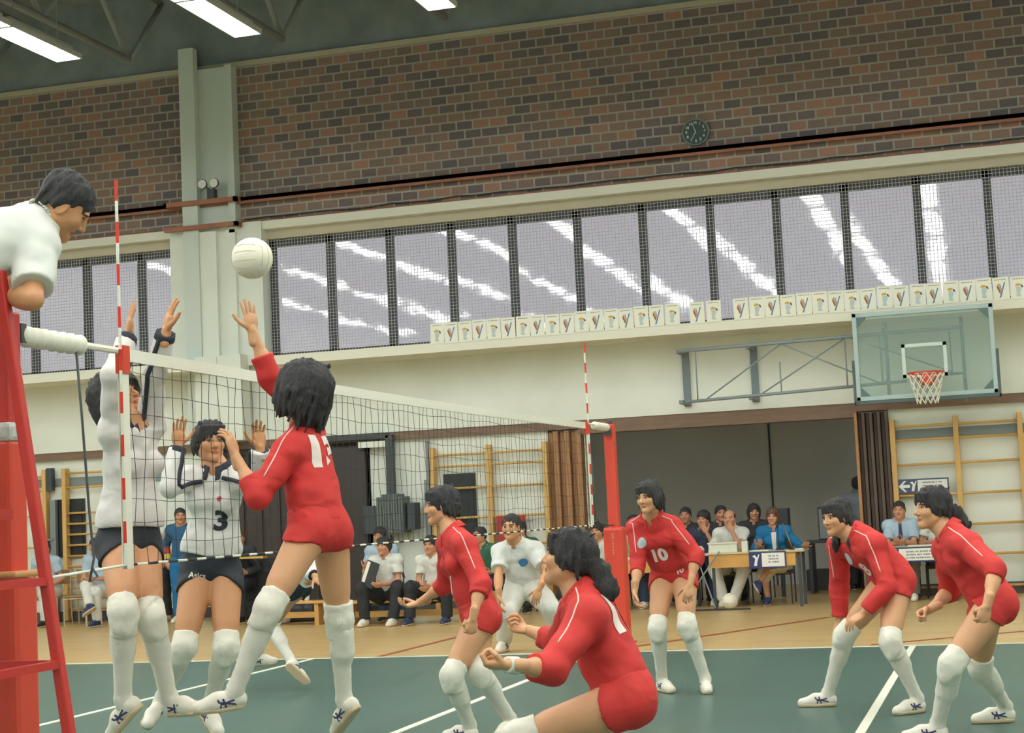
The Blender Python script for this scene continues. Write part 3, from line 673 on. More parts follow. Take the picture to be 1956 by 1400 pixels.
def sign(x0, x1, y, z0, z1, label, seed):
    e = empty('table_sign', ((x0 + x1) / 2, y, z0), label, 'sign', 'blue and white table signs')
    loc_build(MB().box(x0, x1, y - .006, y, z0, z1), 'board', NAVY, e)
    loc_build(MB().box(x0 + .17, x1 - .02, y - .009, y - .006, z0 + .02, z1 - .02), 'text_panel', SIGNW, e)
    m = MB(); ylogo(m, x0 + .09, (z0 + z1) / 2, .15, y - .008); loc_build(m, 'emblem', SIGNW, e)
    m = MB()
    for i in range(3): tiny_lines(m, x0 + .26, x1 - .1, z1 - .07 - i * .04, .02, y - .010, seed + i)
    loc_build(m, 'lettering', INK, e)
sign(.60, 1.09, 15.155, .515, .735, 'blue and white sign hung on the table of the woman in the blue jacket', 20)
sign(2.36, 3.06, 15.345, .52, .715, 'blue and white sign hung on the right table of the man with the tie', 30)
# things on the tables
e = empty('white_box', (.30, 15.3, .74), 'white cardboard box on the score table before the balding man', 'box')
loc_build(MB().box(.06, .44, 15.2, 15.4, .74, .87), 'carton', mat('carton_white', srgb(214, 216, 200), .7), e, bevel=.004); loc_build(MB().box(.05, .45, 15.19, 15.41, .855, .875), 'lid', mat('carton_white', None), e)
tag(MB().box(.50, .58, 15.22, 15.30, .74, .88).build('score_card', mat('carton_white', None), bevel=.003), 'small white upright card beside the white box', 'card')
tag(MB().box(-.22, .02, 15.42, 15.62, .70, .73).lathe([(.06, .73), (.075, .78), (.04, .83)], (-.12, 15.5, 0), n=14).build('telephone', mat('phone_white', srgb(206, 208, 204), .4), smooth=False), 'white telephone at the left end of the score table', 'telephone')
e = empty('microphone', (.99, 15.35, .74), 'black microphone on a bent table stand before the woman in blue', 'microphone')
loc_build(MB().lathe([(.06, .74), (.055, .76), (.015, .775)], (.99, 15.35, 0), n=16), 'base', BLACK, e); loc_build(MB().tube([(.99, 15.35, .76), (.98, 15.36, .9), (.965, 15.40, 1.04)], .007, 6), 'stem', BLACK, e, smooth=True)
loc_build(MB().tube([(.965, 15.40, 1.03), (.96, 15.43, 1.10), (.96, 15.435, 1.12)], [.014, .022, .014], 10), 'head', BLACK, e, smooth=True)
e = empty('microphone_boom', (1.12, 15.32, .74), 'slanting dark and brass microphone boom on the table beside the woman in blue', 'microphone')
loc_build(MB().tube([(1.16, 15.3, .76), (1.12, 15.33, .88), (1.04, 15.38, 1.10)], .009, 6), 'stem', mat('brass', srgb(150, 130, 90), .35, metal=.6), e, smooth=True); loc_build(MB().lathe([(.05, .74), (.045, .755)], (1.16, 15.3, 0), n=16), 'base', BLACK, e)
PAPW = mat('paper_white', srgb(222, 222, 210), .7)
for (x0, x1, y0, y1, z, lab) in ((1.20, 1.31, 15.22, 15.45, .741, 'white papers at the right end of the microphone table'), (.62, .86, 15.2, 15.42, .741, 'white papers before the woman in the blue jacket'), (-1.15, -.85, 15.4, 15.6, .701, 'white papers on the left score table'), (2.64, 2.96, 15.4, 15.6, .721, 'white papers on the right score table')):
    tag(MB().box(x0, x1, y0, y1, z, z + .012).build('papers', PAPW), lab, 'papers')
# folding stand next to the table
e = empty('folding_stand', (-.02, 15.1, 0), 'crossed grey metal stand in front of the microphone table', 'stand')
for a, b in (((.13, 15.08, .02), (-.10, 15.12, .72)), ((-.28, 15.1, .1), (.22, 15.1, .76)), ((-.28, 15.08, .1), (-.05, 15.1, .70))): loc_build(MB().tube([a, b], .011, 6), 'leg', GREYM, e)
# black mat / cable duct at threshold
tag(MB().box(-.35, .62, 14.82, 14.90, .001, .02).build('floor_cable_cover', mat('rubber_black', (.03, .03, .03, 1), .7)), 'black rubber cable cover on the parquet before the score tables', 'cable cover')
# chairs
def chair(x, y, rz, label, m, seat_m, group='spectator chairs'):
    e = empty('chair', (x, y, 0), label, 'chair', group)
    e.rotation_euler = (0, 0, rz)
    MB().box(-.2, .2, -.2, .2, .42, .45).build('seat', seat_m, e, bevel=.01); MB().box(-.19, .19, .19, .215, .62, .84).build('backrest', seat_m, e, bevel=.008)
    for sx in (-.19, .19):
        MB().tube([(sx, -.19, 0), (sx, -.19, .43)], .011, 6).build('leg', m, e); MB().tube([(sx, .24, 0), (sx, .2, .45), (sx, .21, .84)], .011, 6).build('leg', m, e)
    MB().tube([(-.19, -.19, .4), (.19, -.19, .4)], .009, 6).build('stretcher', m, e); MB().tube([(-.19, .2, .4), (.19, .2, .4)], .009, 6).build('stretcher', m, e)
    return e
CWH = mat('chair_white_tube', srgb(206, 202, 180), .4); CST = mat('chair_seat_wood', srgb(176, 138, 92), .5)
# low bench with the coaches, bench with cups
def bench(x0, x1, y, z, label, m=YEL):
    e = empty('low_bench', ((x0 + x1) / 2, y, 0), label, 'bench', 'low gym benches')
    loc_build(MB().box(x0, x1, y - .14, y + .14, z - .035, z), 'seat_board', m, e, bevel=.005)
    for x in (x0 + .15, x1 - .15): loc_build(MB().box(x - .03, x + .03, y - .11, y + .11, 0, z - .035), 'leg', m, e)
    loc_build(MB().box(x0 + .15, x1 - .15, y - .02, y + .02, z * .3, z * .3 + .08), 'beam', m, e)
    return e
bench(-6.1, -5.05, 14.3, .33, 'low wooden bench with cups standing on it', TAB)
bench(-4.75, -2.9, 14.05, .32, 'low wooden bench under the two men in white polo shirts')
def cup(x, y, z, r, h, m, label, cat='cup'):
    o = MB().lathe([(r * .8, 0), (r, h), (r * .92, h), (r * .72, .01)], (0, 0, 0), n=16).build(cat.replace(' ', '_'), m, smooth=False); o.location = (x, y, z); tag(o, label, cat)
CUPW = mat('cup_white', srgb(222, 222, 200), .4)
cup(-5.62, 14.25, .33, .045, .11, CUPW, 'white paper cup in the middle of the low bench'); cup(-5.47, 14.25, .33, .05, .12, CUPW, 'larger white cup at the right of the low bench')
cup(-5.38, 14.3, .33, .04, .11, CUPW, 'rightmost white cup on the low bench'); cup(-5.75, 14.28, .33, .025, .13, mat('bottle_red', srgb(190, 80, 60), .4), 'small red bottle on the low bench', 'bottle')
tag(MB().box(-5.98, -5.7, 14.18, 14.3, .33, .36).build('folded_towel', CUPW, bevel=.01), 'folded white towel lying on the low bench', 'towel')
def bag(x, y, sx, sy, sz, m, label):
    e = empty('sports_bag', (x, y, 0), label, 'bag', 'sports bags by the benches')
    b = MB().box(x - sx / 2, x + sx / 2, y - sy / 2, y + sy / 2, .0, sz); loc_build(b, 'bag_body', m, e, bevel=min(sx, sz) * .28)
    loc_build(MB().tube([(x - sx * .25, y - sy / 2, sz * .6), (x - sx * .12, y - sy / 2 - .02, sz + .06), (x + sx * .12, y - sy / 2 - .02, sz + .06), (x + sx * .25, y - sy / 2, sz * .6)], .01, 6), 'handle', BLACK, e)
    for o in e.children: o.location = (0, 0, 0)
BG1 = mat('bag_black', (.03, .032, .036, 1), .6); BG2 = mat('bag_white', srgb(196, 198, 194), .6); BG3 = mat('bag_blue', srgb(60, 86, 120), .6)
bag(-6.5, 15.3, .5, .3, .34, BG1, 'black sports bag beyond the low bench with cups'); bag(-5.85, 15.1, .55, .3, .26, BG1, 'black sports bag under the bench with cups')
bag(-5.98, 14.75, .24, .2, .2, BG2, 'small white bag on the floor behind the bench with cups'); bag(-4.4, 15.2, .5, .3, .3, BG3, 'dark blue bag behind the first man in a white polo')
bag(-1.95, 15.7, .5, .3, .32, BG1, 'black bag by the brown folding partition'); bag(-4.9, 15.9, .7, .35, .55, BG1, 'large dark bag behind the men in white polo shirts')
# speaker, clipboard board etc in the side hall
e = empty('loudspeaker', (.78, 17.6, 0), 'dark loudspeaker on a stand behind the score tables', 'loudspeaker')
loc_build(MB().box(.58, .86, 17.4, 17.7, .75, 1.28), 'cabinet', mat('speaker_dark', srgb(58, 66, 66), .6), e, bevel=.01); loc_build(MB().box(.69, .75, 17.5, 17.56, 0, .75), 'pole', DGREY, e)
e = empty('projection_board', (1.75, 18.2, .55), 'grey board on a dark desk at the back of the side hall', 'board')
loc_build(MB().box(1.22, 1.55, 18.2, 18.23, .80, 1.24), 'panel', mat('panel_grey', srgb(150, 156, 150), .5), e, bevel=.004); loc_build(MB().box(1.2, 1.57, 18.225, 18.24, .78, 1.27), 'frame', DGREY, e)
e = empty('desk', (1.7, 18.3, 0), 'dark desk at the back of the side hall', 'desk')
loc_build(MB().box(1.0, 2.4, 18.0, 18.6, .74, .78), 'top', DGREY, e); loc_build(MB().box(1.05, 1.1, 18.05, 18.55, 0, .74).box(2.3, 2.35, 18.05, 18.55, 0, .74), 'side_panel', DGREY, e)
tag(MB().box(.9, 1.9, 18.9, 19.2, 0, .32).build('storage_box', mat('box_dark', srgb(74, 76, 72), .6), bevel=.01), 'low dark box on the floor of the side hall', 'box')
# ================================================================== PEOPLE : smooth signed-distance bodies meshed with surface nets
V3 = lambda p: np.array(p, dtype=np.float64)
def nrm(v): v = V3(v); return v / (np.linalg.norm(v) + 1e-12)
_lat = np.random.RandomState(4).rand(24, 24, 24).astype(np.float32) * 2 - 1
def vnoise(P):
    i = np.floor(P).astype(np.int64); f = (P - i).astype(np.float32); f = f * f * (3 - 2 * f); i %= 24; j = (i + 1) % 24
    x0, y0, z0 = i.T; x1, y1, z1 = j.T; fx, fy, fz = f.T
    a = _lat[x0, y0, z0] * (1 - fx) + _lat[x1, y0, z0] * fx; b = _lat[x0, y1, z0] * (1 - fx) + _lat[x1, y1, z0] * fx
    c = _lat[x0, y0, z1] * (1 - fx) + _lat[x1, y0, z1] * fx; d = _lat[x0, y1, z1] * (1 - fx) + _lat[x1, y1, z1] * fx
    return (a * (1 - fy) + b * fy) * (1 - fz) + (c * (1 - fy) + d * fy) * fz
def frame(up, fwd):
    u = nrm(up); f = V3(fwd) - u * np.dot(fwd, u); f = nrm(f); r = np.cross(f, u)
    return np.array([r, f, u])      # rows : right, forward, up
def cone(a, b, ra, rb, k=.02): return ('c', V3(a), V3(b), ra, rb, k)
def ell(c, F, r, k=.03): return ('e', V3(c), F, V3(r), k)
def cut(p, n): return ('cut', V3(p), nrm(n))      # keep the side the normal points away from
I3 = np.eye(3)
def pbox(p):
    if p[0] in ('c', '-c'):
        r = max(p[3], p[4]); return np.minimum(p[1], p[2]) - r, np.maximum(p[1], p[2]) + r
    r = float(max(p[3])); return p[1] - r, p[1] + r
def field(prims, lo, n, h, inflate=0.0):
    D = np.full(n, .3, np.float32)
    ax = [lo[i] + h * np.arange(n[i]) for i in range(3)]
    for p in prims:
        k = p[-1]; neg = p[0][0] == '-'
        a, b = pbox(p); m = inflate + k + 3 * h + .012
        s0 = np.maximum(np.floor((a - m - lo) / h).astype(int), 0); s1 = np.minimum(np.ceil((b + m - lo) / h).astype(int) + 1, n)
        if np.any(s1 <= s0): continue
        X = ax[0][s0[0]:s1[0]][:, None, None]; Y = ax[1][s0[1]:s1[1]][None, :, None]; Z = ax[2][s0[2]:s1[2]][None, None, :]
        if p[0][-1] == 'c':
            A, B, ra, rb = p[1:5]; ab = B - A; L2 = float(ab @ ab) + 1e-9
            t = np.clip(((X - A[0]) * ab[0] + (Y - A[1]) * ab[1] + (Z - A[2]) * ab[2]) / L2, 0, 1)
            d = np.sqrt((X - A[0] - t * ab[0]) ** 2 + (Y - A[1] - t * ab[1]) ** 2 + (Z - A[2] - t * ab[2]) ** 2) - (ra + (rb - ra) * t)
        else:
            C, F, r = p[1:4]; x, y, z = X - C[0], Y - C[1], Z - C[2]
            q = [(F[i][0] * x + F[i][1] * y + F[i][2] * z) for i in range(3)]
            k0 = np.sqrt((q[0] / r[0]) ** 2 + (q[1] / r[1]) ** 2 + (q[2] / r[2]) ** 2)
            k1 = np.sqrt((q[0] / r[0] ** 2) ** 2 + (q[1] / r[1] ** 2) ** 2 + (q[2] / r[2] ** 2) ** 2) + 1e-9
            d = k0 * (k0 - 1) / k1
        sl = (slice(s0[0], s1[0]), slice(s0[1], s1[1]), slice(s0[2], s1[2]))
        g = D[sl]; d = (d - (0 if neg else inflate)).astype(np.float32)
        if neg:
            d = -d; hh = np.clip(.5 - .5 * (g - d) / k, 0, 1); D[sl] = g + (d - g) * hh + k * hh * (1 - hh)
        else:
            hh = np.clip(.5 + .5 * (g - d) / k, 0, 1); D[sl] = g + (d - g) * hh - k * hh * (1 - hh)
    return D
def snets(D, lo, h):
    n = D.shape; S = D < 0
    c = [(i, j, k) for i in (0, 1) for j in (0, 1) for k in (0, 1)]
    sl = lambda i, j, k: (slice(i, n[0] - 1 + i), slice(j, n[1] - 1 + j), slice(k, n[2] - 1 + k))
    anyy = np.zeros((n[0] - 1, n[1] - 1, n[2] - 1), bool); alll = np.ones_like(anyy)
    for q in c: anyy |= S[sl(*q)]; alll &= S[sl(*q)]
    act = np.argwhere(anyy & ~alll)
    if len(act) == 0: return np.zeros((0, 3)), np.zeros((0, 4), int)
    val = np.stack([D[act[:, 0] + q[0], act[:, 1] + q[1], act[:, 2] + q[2]] for q in c], 1)
    cc = np.array(c, np.float32); acc = np.zeros((len(act), 3), np.float32); cnt = np.zeros(len(act), np.float32)
    for a in range(8):
        for b in range(a + 1, 8):
            if np.abs(cc[a] - cc[b]).sum() != 1: continue
            va, vb = val[:, a], val[:, b]; m = (va < 0) != (vb < 0)
            t = np.where(m, va / np.where(m, va - vb, 1), 0)[:, None]
            acc += np.where(m[:, None], cc[a] + (cc[b] - cc[a]) * t, 0); cnt += m
    P = (act + acc / cnt[:, None]) * h + lo
    idx = np.full(anyy.shape, -1, np.int32); idx[tuple(act.T)] = np.arange(len(act))
    quads = []
    for ax in range(3):
        o = [(1, 2), (2, 0), (0, 1)][ax]
        s0 = [slice(None)] * 3; s1 = [slice(None)] * 3; s0[ax] = slice(0, n[ax] - 1); s1[ax] = slice(1, n[ax])
        A, B = S[tuple(s0)], S[tuple(s1)]; E = np.argwhere(A != B)
        E = E[(E[:, o[0]] > 0) & (E[:, o[1]] > 0) & (E[:, o[0]] < n[o[0]] - 1) & (E[:, o[1]] < n[o[1]] - 1)]
        if len(E) == 0: continue
        flip = A[tuple(E.T)]; g = []
        for du, dv in ((0, 0), (1, 0), (1, 1), (0, 1)):
            q = E.copy(); q[:, o[0]] -= 1 - du; q[:, o[1]] -= 1 - dv; g.append(idx[tuple(q.T)])
        g = np.stack(g, 1); g = np.where(flip[:, None], g, g[:, ::-1]); quads.append(g)
    Q = np.concatenate(quads); Q = Q[(Q >= 0).all(1)]
    return P, Q
def smin(a, b, k):
    h_ = np.clip(.5 + .5 * (b - a) / k, 0, 1); return b + (a - b) * h_ - k * h_ * (1 - h_)
def solid(groups, h, inflate=0.0, noise=None):
    """groups : list of (prims, cuts); returns vertices and quads"""
    lo = np.full(3, 1e9); hi = -lo
    for pr, _ in groups:
        for p in pr:
            if p[0][0] == '-': continue
            a, b = pbox(p); lo = np.minimum(lo, a); hi = np.maximum(hi, b)
    lo = lo - inflate - .03; hi = hi + inflate + .03; n = np.ceil((hi - lo) / h).astype(int) + 2
    D = None
    for pr, cuts in groups:
        g = field(pr, lo, n, h, inflate)
        if cuts:
            X = (lo[0] + h * np.arange(n[0]))[:, None, None]; Y = (lo[1] + h * np.arange(n[1]))[None, :, None]; Z = (lo[2] + h * np.arange(n[2]))[None, None, :]
            for _, p, nn in cuts: g = np.maximum(g, ((X - p[0]) * nn[0] + (Y - p[1]) * nn[1] + (Z - p[2]) * nn[2]).astype(np.float32))
        D = g if D is None else smin(D, g, .022)
    if noise:
        m = np.argwhere(np.abs(D) < .03 + 2 * h); P = m * h + lo
        D[tuple(m.T)] += noise(P)
    return snets(D, lo, h)
def wrinkle(amp=.006, sc=16, seed=0, stretch=(1, 1, 1)):
    o = np.array([seed * 3.7, seed * 1.3, seed * 2.1]); st = V3(stretch)
    return lambda P: (amp * vnoise(P * sc * st + o) + amp * .6 * vnoise(P * sc * 2.3 * st + o * 2)).astype(np.float32)
def np_obj(name, P, Q, m, parent, col=None, off=None):
    me = bpy.data.meshes.new(name); P = P - (V3(off) if off is not None else 0)
    me.vertices.add(len(P)); me.vertices.foreach_set('co', P.astype(np.float32).ravel())
    me.loops.add(len(Q) * 4); me.loops.foreach_set('vertex_index', Q.astype(np.int32).ravel())
    me.polygons.add(len(Q)); me.polygons.foreach_set('loop_start', np.arange(0, len(Q) * 4, 4, dtype=np.int32)); me.polygons.foreach_set('loop_total', np.full(len(Q), 4, np.int32))
    me.polygons.foreach_set('use_smooth', np.ones(len(Q), bool)); me.materials.append(m)
    if col is not None:
        a = me.color_attributes.new('Col', 'FLOAT_COLOR', 'POINT'); a.data.foreach_set('color', np.concatenate([col, np.ones((len(col), 1))], 1).astype(np.float32).ravel())
    me.update(calc_edges=True); me.validate()
    ob = bpy.data.objects.new(name, me); COL.objects.link(ob)
    if parent: ob.parent = parent
    return ob
# ---------------------------------------------------------------- canonical heads and hair (x right, y forward, z up, metres)
def head_prims(male=False):
    j = 1.08 if male else 1.0
    p = [ell((0, -.018, .035), I3, (.073, .092, .084), .02), ell((0, .018, -.022), I3, (.064 * j, .066, .080), .025),
         cone((-.046 * j, .0, -.055), (0, .062, -.090), .024, .020 * j, .025), cone((.046 * j, .0, -.055), (0, .062, -.090), .024, .020 * j, .025),
         cone((-.04, .052, -.018), (.04, .052, -.018), .024, .024, .02),
         cone((-.042, .073, .030), (.042, .073, .030), .008, .008, .014),
         cone((0, .080, .016), (0, .099, -.022), .0075, .0115, .010), ell((-.011, .087, -.027), I3, (.009, .009, .007), .006), ell((.011, .087, -.027), I3, (.009, .009, .007), .006)]
    for s in (-1, 1): p.append(('-e', V3((s * .031, .090, .006)), I3, V3((.019, .014, .013)), .010))
    p += [ell((0, .079, -.051), I3, (.023, .010, .0062), .004), ell((0, .078, -.061), I3, (.019, .010, .0065), .004)]
    p.append(('-e', V3((0, .094, -.056)), I3, V3((.020, .007, .0018)), .003))
    for s in (-1, 1):
        p += [ell((s * .031, .066, .005), I3, (.014, .0125, .0115), .003)]
        E = frame((0, .15, 1), (s * .9, -.35, 0)); p += [ell((s * .074, -.010, -.008), E, (.020, .008, .031), .004), ('-e', V3((s * .084, -.006, -.004)), E, V3((.010, .007, .018)), .004)]
    p += [cone((0, -.022, -.05), (0, -.032, -.13), .049 * j, .049 * j, .03)]
    return p
def head_color(P):
    c = np.ones((len(P), 3)); x, y, z = np.abs(P[:, 0]), P[:, 1], P[:, 2]
    f = y > .04
    lips = f & (((x / .024) ** 2 + ((z + .056) / .0115) ** 2) < 1); c[lips] = (.80, .50, .48)
    brow = f & (np.abs(z - .030 + ((x - .031) * .12)) < .0048) & (x > .012) & (x < .052); c[brow] = (.16, .13, .12)
    dx, dz = (x - .031) / .0135, (z - .005) / .0062; ew = f & (dx ** 2 + dz ** 2 < 1); c[ew] = (1.25, 1.35, 1.5)
    lid = f & ~ew & (dx ** 2 + ((z - .007) / .0105) ** 2 < 1.15) & (z > .005); c[lid] = (.18, .15, .14)
    ir = f & (((x - .031) / .006) ** 2 + ((z - .005) / .006) ** 2 < 1) & ew; c[ir] = (.08, .06, .05)
    return c
HEADS = {}
def get_head(male, h):
    k = (male, h)
    if k not in HEADS:
        P, Q = solid([(head_prims(male), [cut((0, 0, -.115), (0, 0, -1))])], h); HEADS[k] = (P, Q, head_color(P))
    return HEADS[k]
def hair_solid(style, h, seed=0):
    nz = wrinkle(.0085, 11, seed, (5, 5, .9)); rr = random.Random(40 + seed)
    face = lambda z0=-.035, rz=.092, ry=.070, rx=.069: ('-e', V3((0, .108, z0)), I3, V3((rx, ry, rz)), .008)
    S_ = dict(bob=1.0, big=1.30, short=.95, pony=.93, pig=.93, man=.88).get(style, 1)
    if style in ('bob', 'big'):
        k = S_; pr = [ell((0, -.022 * k, .045), I3, (.094 * k, .112 * k, .096 * k), .03), ell((-.068 * k, -.022, -.025 * k), I3, (.030 * k, .060 * k, .065 * k), .03), ell((.068 * k, -.022, -.025 * k), I3, (.030 * k, .060 * k, .065 * k), .03), ell((0, -.078 * k, -.045 * k), I3, (.078 * k, .046 * k, .075 * k), .03), face()]
    elif style == 'short':
        pr = [ell((0, -.022, .047), I3, (.089, .110, .090), .03), ell((-.064, -.040, -.01), I3, (.028, .048, .045), .03), ell((.064, -.040, -.01), I3, (.028, .048, .045), .03), ell((0, -.080, -.030), I3, (.064, .036, .052), .03), face(-.030, .088, .070)]
    elif style in ('pony', 'pig'):
        pr = [ell((0, -.022, .045), I3, (.087, .108, .092), .03), ell((-.062, -.02, .0), I3, (.024, .045, .04), .03), ell((.062, -.02, .0), I3, (.024, .045, .04), .03), ell((0, -.078, -.02), I3, (.062, .036, .045), .03), face(-.028, .090, .072)]
        if style == 'pony': pr += [cone((0, -.11, -.01), (0, -.145, -.03), .026, .034, .015), cone((0, -.145, -.03), (0, -.175, -.10), .044, .050, .03), cone((0, -.175, -.10), (0, -.160, -.17), .050, .018, .03)]
        else:
            for s in (-1, 1): pr += [cone((s * .055, -.075, -.02), (s * .072, -.07, -.07), .026, .028, .02), cone((s * .072, -.07, -.07), (s * .078, -.03, -.17), .030, .028, .03), cone((s * .078, -.03, -.17), (s * .078, -.02, -.22), .028, .010, .02)]
    elif style == 'bald':
        pr = [ell((0, -.030, .030), I3, (.079, .092, .062), .02), ell((0, -.080, -.020), I3, (.060, .030, .045), .02), ('-e', V3((0, .03, .10)), I3, V3((.062, .105, .072)), .01), ('-e', V3((0, .10, -.0)), I3, V3((.08, .080, .08)), .01)]
    elif style == 'man':
        pr = [ell((0, -.024, .044), I3, (.080, .100, .083), .02), ell((-.062, -.022, .005), I3, (.018, .040, .035), .02), ell((.062, -.022, .005), I3, (.018, .040, .035), .02), ell((0, -.076, -.020), I3, (.058, .030, .045), .02), face(-.018, .092, .068)]
    if style in ('bob', 'big', 'short', 'pony', 'pig') and h < .006:
        for i in range(15):      # fringe locks over the forehead
            x = -.056 + .112 * i / 14 + rr.uniform(-.004, .004); yy = math.sqrt(max(0, 1 - (x / .080) ** 2)); ln = rr.uniform(.034, .060) if abs(x) < .045 else .072
            pr.append(cone((x, .006 + .068 * yy, .088), (x * 1.06 + rr.uniform(-.006, .006), .000 + .080 * yy, .088 - ln), .012, .0035, .006))
        n = 44 if style in ('bob', 'big') else 26
        for i in range(n):       # ragged ends round the sides and the nape
            a_ = math.radians(rr.uniform(165, 375)); k = S_; cx_, cy_ = .090 * k * math.cos(a_), -.03 + .098 * k * math.sin(a_)
            z0 = rr.uniform(-.03, .02) * k; ln = rr.uniform(.06, .11) * k if style in ('bob', 'big') else rr.uniform(.035, .06)
            if math.sin(a_) > -.1: ln *= .8
            pr.append(cone((cx_, cy_, z0), (cx_ * rr.uniform(.92, 1.08), cy_ * rr.uniform(.95, 1.1), z0 - ln), .015 * k, .004, .008))
        for i in range(14):      # lifted locks on the crown
            a_ = rr.uniform(0, 6.28); r0 = rr.uniform(.02, .07); q_ = V3((r0 * math.cos(a_), -.02 + r0 * math.sin(a_), .045 + .09 * S_)); pr.append(cone(q_ - V3((0, 0, .02)), q_ + V3((rr.uniform(-.03, .03), -.03, rr.uniform(-.016, .004))), .014, .004, .008))
    return solid([(pr, [])], h, 0, nz)
HAIRS = {}
SKIN1 = mat('skin_light_tan', srgb(212, 158, 116), .5, attr=True); SKIN2 = mat('skin_tan', srgb(204, 146, 102), .5, attr=True)
SKIN3 = mat('skin_background', srgb(196, 142, 110), .5, attr=True)
HAIRM = mat('hair_black', (.026, .025, .026, 1), .55, .5, 60, bump=.9, stretch=(4, 4, .6), col2=(.040, .037, .036, 1)); HAIRB = mat('hair_brown', srgb(92, 66, 50), .6, .3, 50); HAIRG = mat('hair_dark_grey', srgb(70, 66, 62), .6)
REDC = mat('red_jersey', srgb(204, 50, 46), .75, .07, 6, bump=1.0, bscale=5.5, stretch=(1, 1, 1.7)); WJ = mat('white_jersey', srgb(222, 218, 212), .75, .05, 6, bump=.9, bscale=6, stretch=(1, 1, 1.7))
NAVYC = mat('black_jersey_trim', srgb(46, 50, 60), .8); BLK = mat('black_shorts', srgb(42, 46, 54), .7, .1, 10); SOCK = mat('white_sock', srgb(226, 222, 208), .85, .03, 30, bump=.25, bscale=320)
PADM = mat('white_knee_pad', srgb(228, 224, 208), .8, .04, 18, bump=.2, bscale=200); SHOE = mat('shoe_leather', srgb(228, 222, 206), .5); SOLE = mat('shoe_sole', srgb(206, 184, 150), .6); STRIPE = mat('shoe_stripe_navy', srgb(62, 64, 104), .5)
PIPING = mat('white_piping', srgb(232, 210, 200), .7); NUMW = mat('number_white', srgb(228, 214, 204), .6)
# ---------------------------------------------------------------- hands
def hand_prims(wr, d, n, right, s, curl, spread, male=False):
    d = nrm(d); n = V3(n); n = nrm(n - d * np.dot(n, d)); side = np.cross(d, n) * (1 if right else -1)   # side points to the thumb
    k = s * (1.08 if male else 1.0); wr = V3(wr); F = np.array([side, n, d]); pr = []
    pr += [cone(wr - d * .06, wr, .026 * k, .024 * k, .01), ell(wr + d * .048 * k, F, (.040 * k, .0155 * k, .050 * k), .012), cone(wr + d * .01 + side * .010 * k, wr + d * .065 * k + side * .026 * k, .016 * k, .013 * k, .012), cone(wr + d * .01 - side * .010 * k, wr + d * .068 * k - side * .026 * k, .015 * k, .011 * k, .012)]
    for i, (o, L, r) in enumerate(((.029, .074, .0088), (.010, .082, .0090), (-.010, .076, .0086), (-.028, .060, .0078))):
        b = wr + d * (.088 - .006 * abs(i - 1)) * k + side * o * k; ang = spread * (1.5 - i) * .28; c = curl * (1 + .08 * i)
        dd = nrm(d * math.cos(ang) + side * math.sin(ang)); a = .25 * c; ph = [L * .46, L * .30, L * .24]; q = b
        for j, (pl, f) in enumerate(zip(ph, (1.0, 1.35, .8))):
            a += c * f * .8; e = q + (dd * math.cos(a) + n * math.sin(a)) * pl * k; pr.append(cone(q, e, (r - .0006 * j) * k, (r - .0006 * (j + 1)) * k, .003)); q = e
    fo = min(1.0, max(0.0, (curl - .55) / .5))
    b = wr + d * .022 * k + side * .026 * k; td = nrm(side * (.80 - .35 * fo) + d * .62 + n * (.15 + .5 * curl)); e1 = b + td * .042 * k
    e2 = e1 + nrm(td * (1 - .6 * fo) + d * .45 + n * curl * .5 - side * .8 * fo) * .032 * k; e3 = e2 + nrm(td * (.7 - .6 * fo) + d * (.6 - .4 * fo) + n * curl * .3 - side * 1.1 * fo) * .024 * k
    pr += [cone(b, e1, .0145 * k, .0110 * k, .008), cone(e1, e2, .0105 * k, .0095 * k, .003), cone(e2, e3, .0095 * k, .0080 * k, .003)]
    return pr
# ---------------------------------------------------------------- shoes (canonical: heel at y=-.07, toe at y=.19, sole at z=0)
def shoe_sets(style, h):
    up = [cone((0, -.035, .062), (0, -.045, .045), .036, .040, .02), cone((0, -.045, .045), (0, .07, .040), .040, .040, .02), cone((.004, .07, .035), (.0, .145, .026), .042, .034, .02), cone((0, -.03, .06), (0, .055, .062), .030, .030, .02), cone((0, -.035, .07), (0, -.03, .105), .038, .040, .01)]
    U = solid([(up, [cut((0, 0, .014), (0, 0, -1)), cut((0, -.03, .112), (0, -.25, 1))])], h)
    so = [cone((0, -.040, .02), (0, .05, .02), .043, .041, .02), cone((0, .05, .02), (0.004, .135, .02), .041, .040, .02)]
    So = solid([(so, [cut((0, 0, .022), (0, 0, 1)), cut((0, 0, 0), (0, 0, -1))])], h)
    return U, So
SHOES = {}
def get_shoe(h):
    if h not in SHOES: SHOES[h] = shoe_sets('', h)
    return SHOES[h]
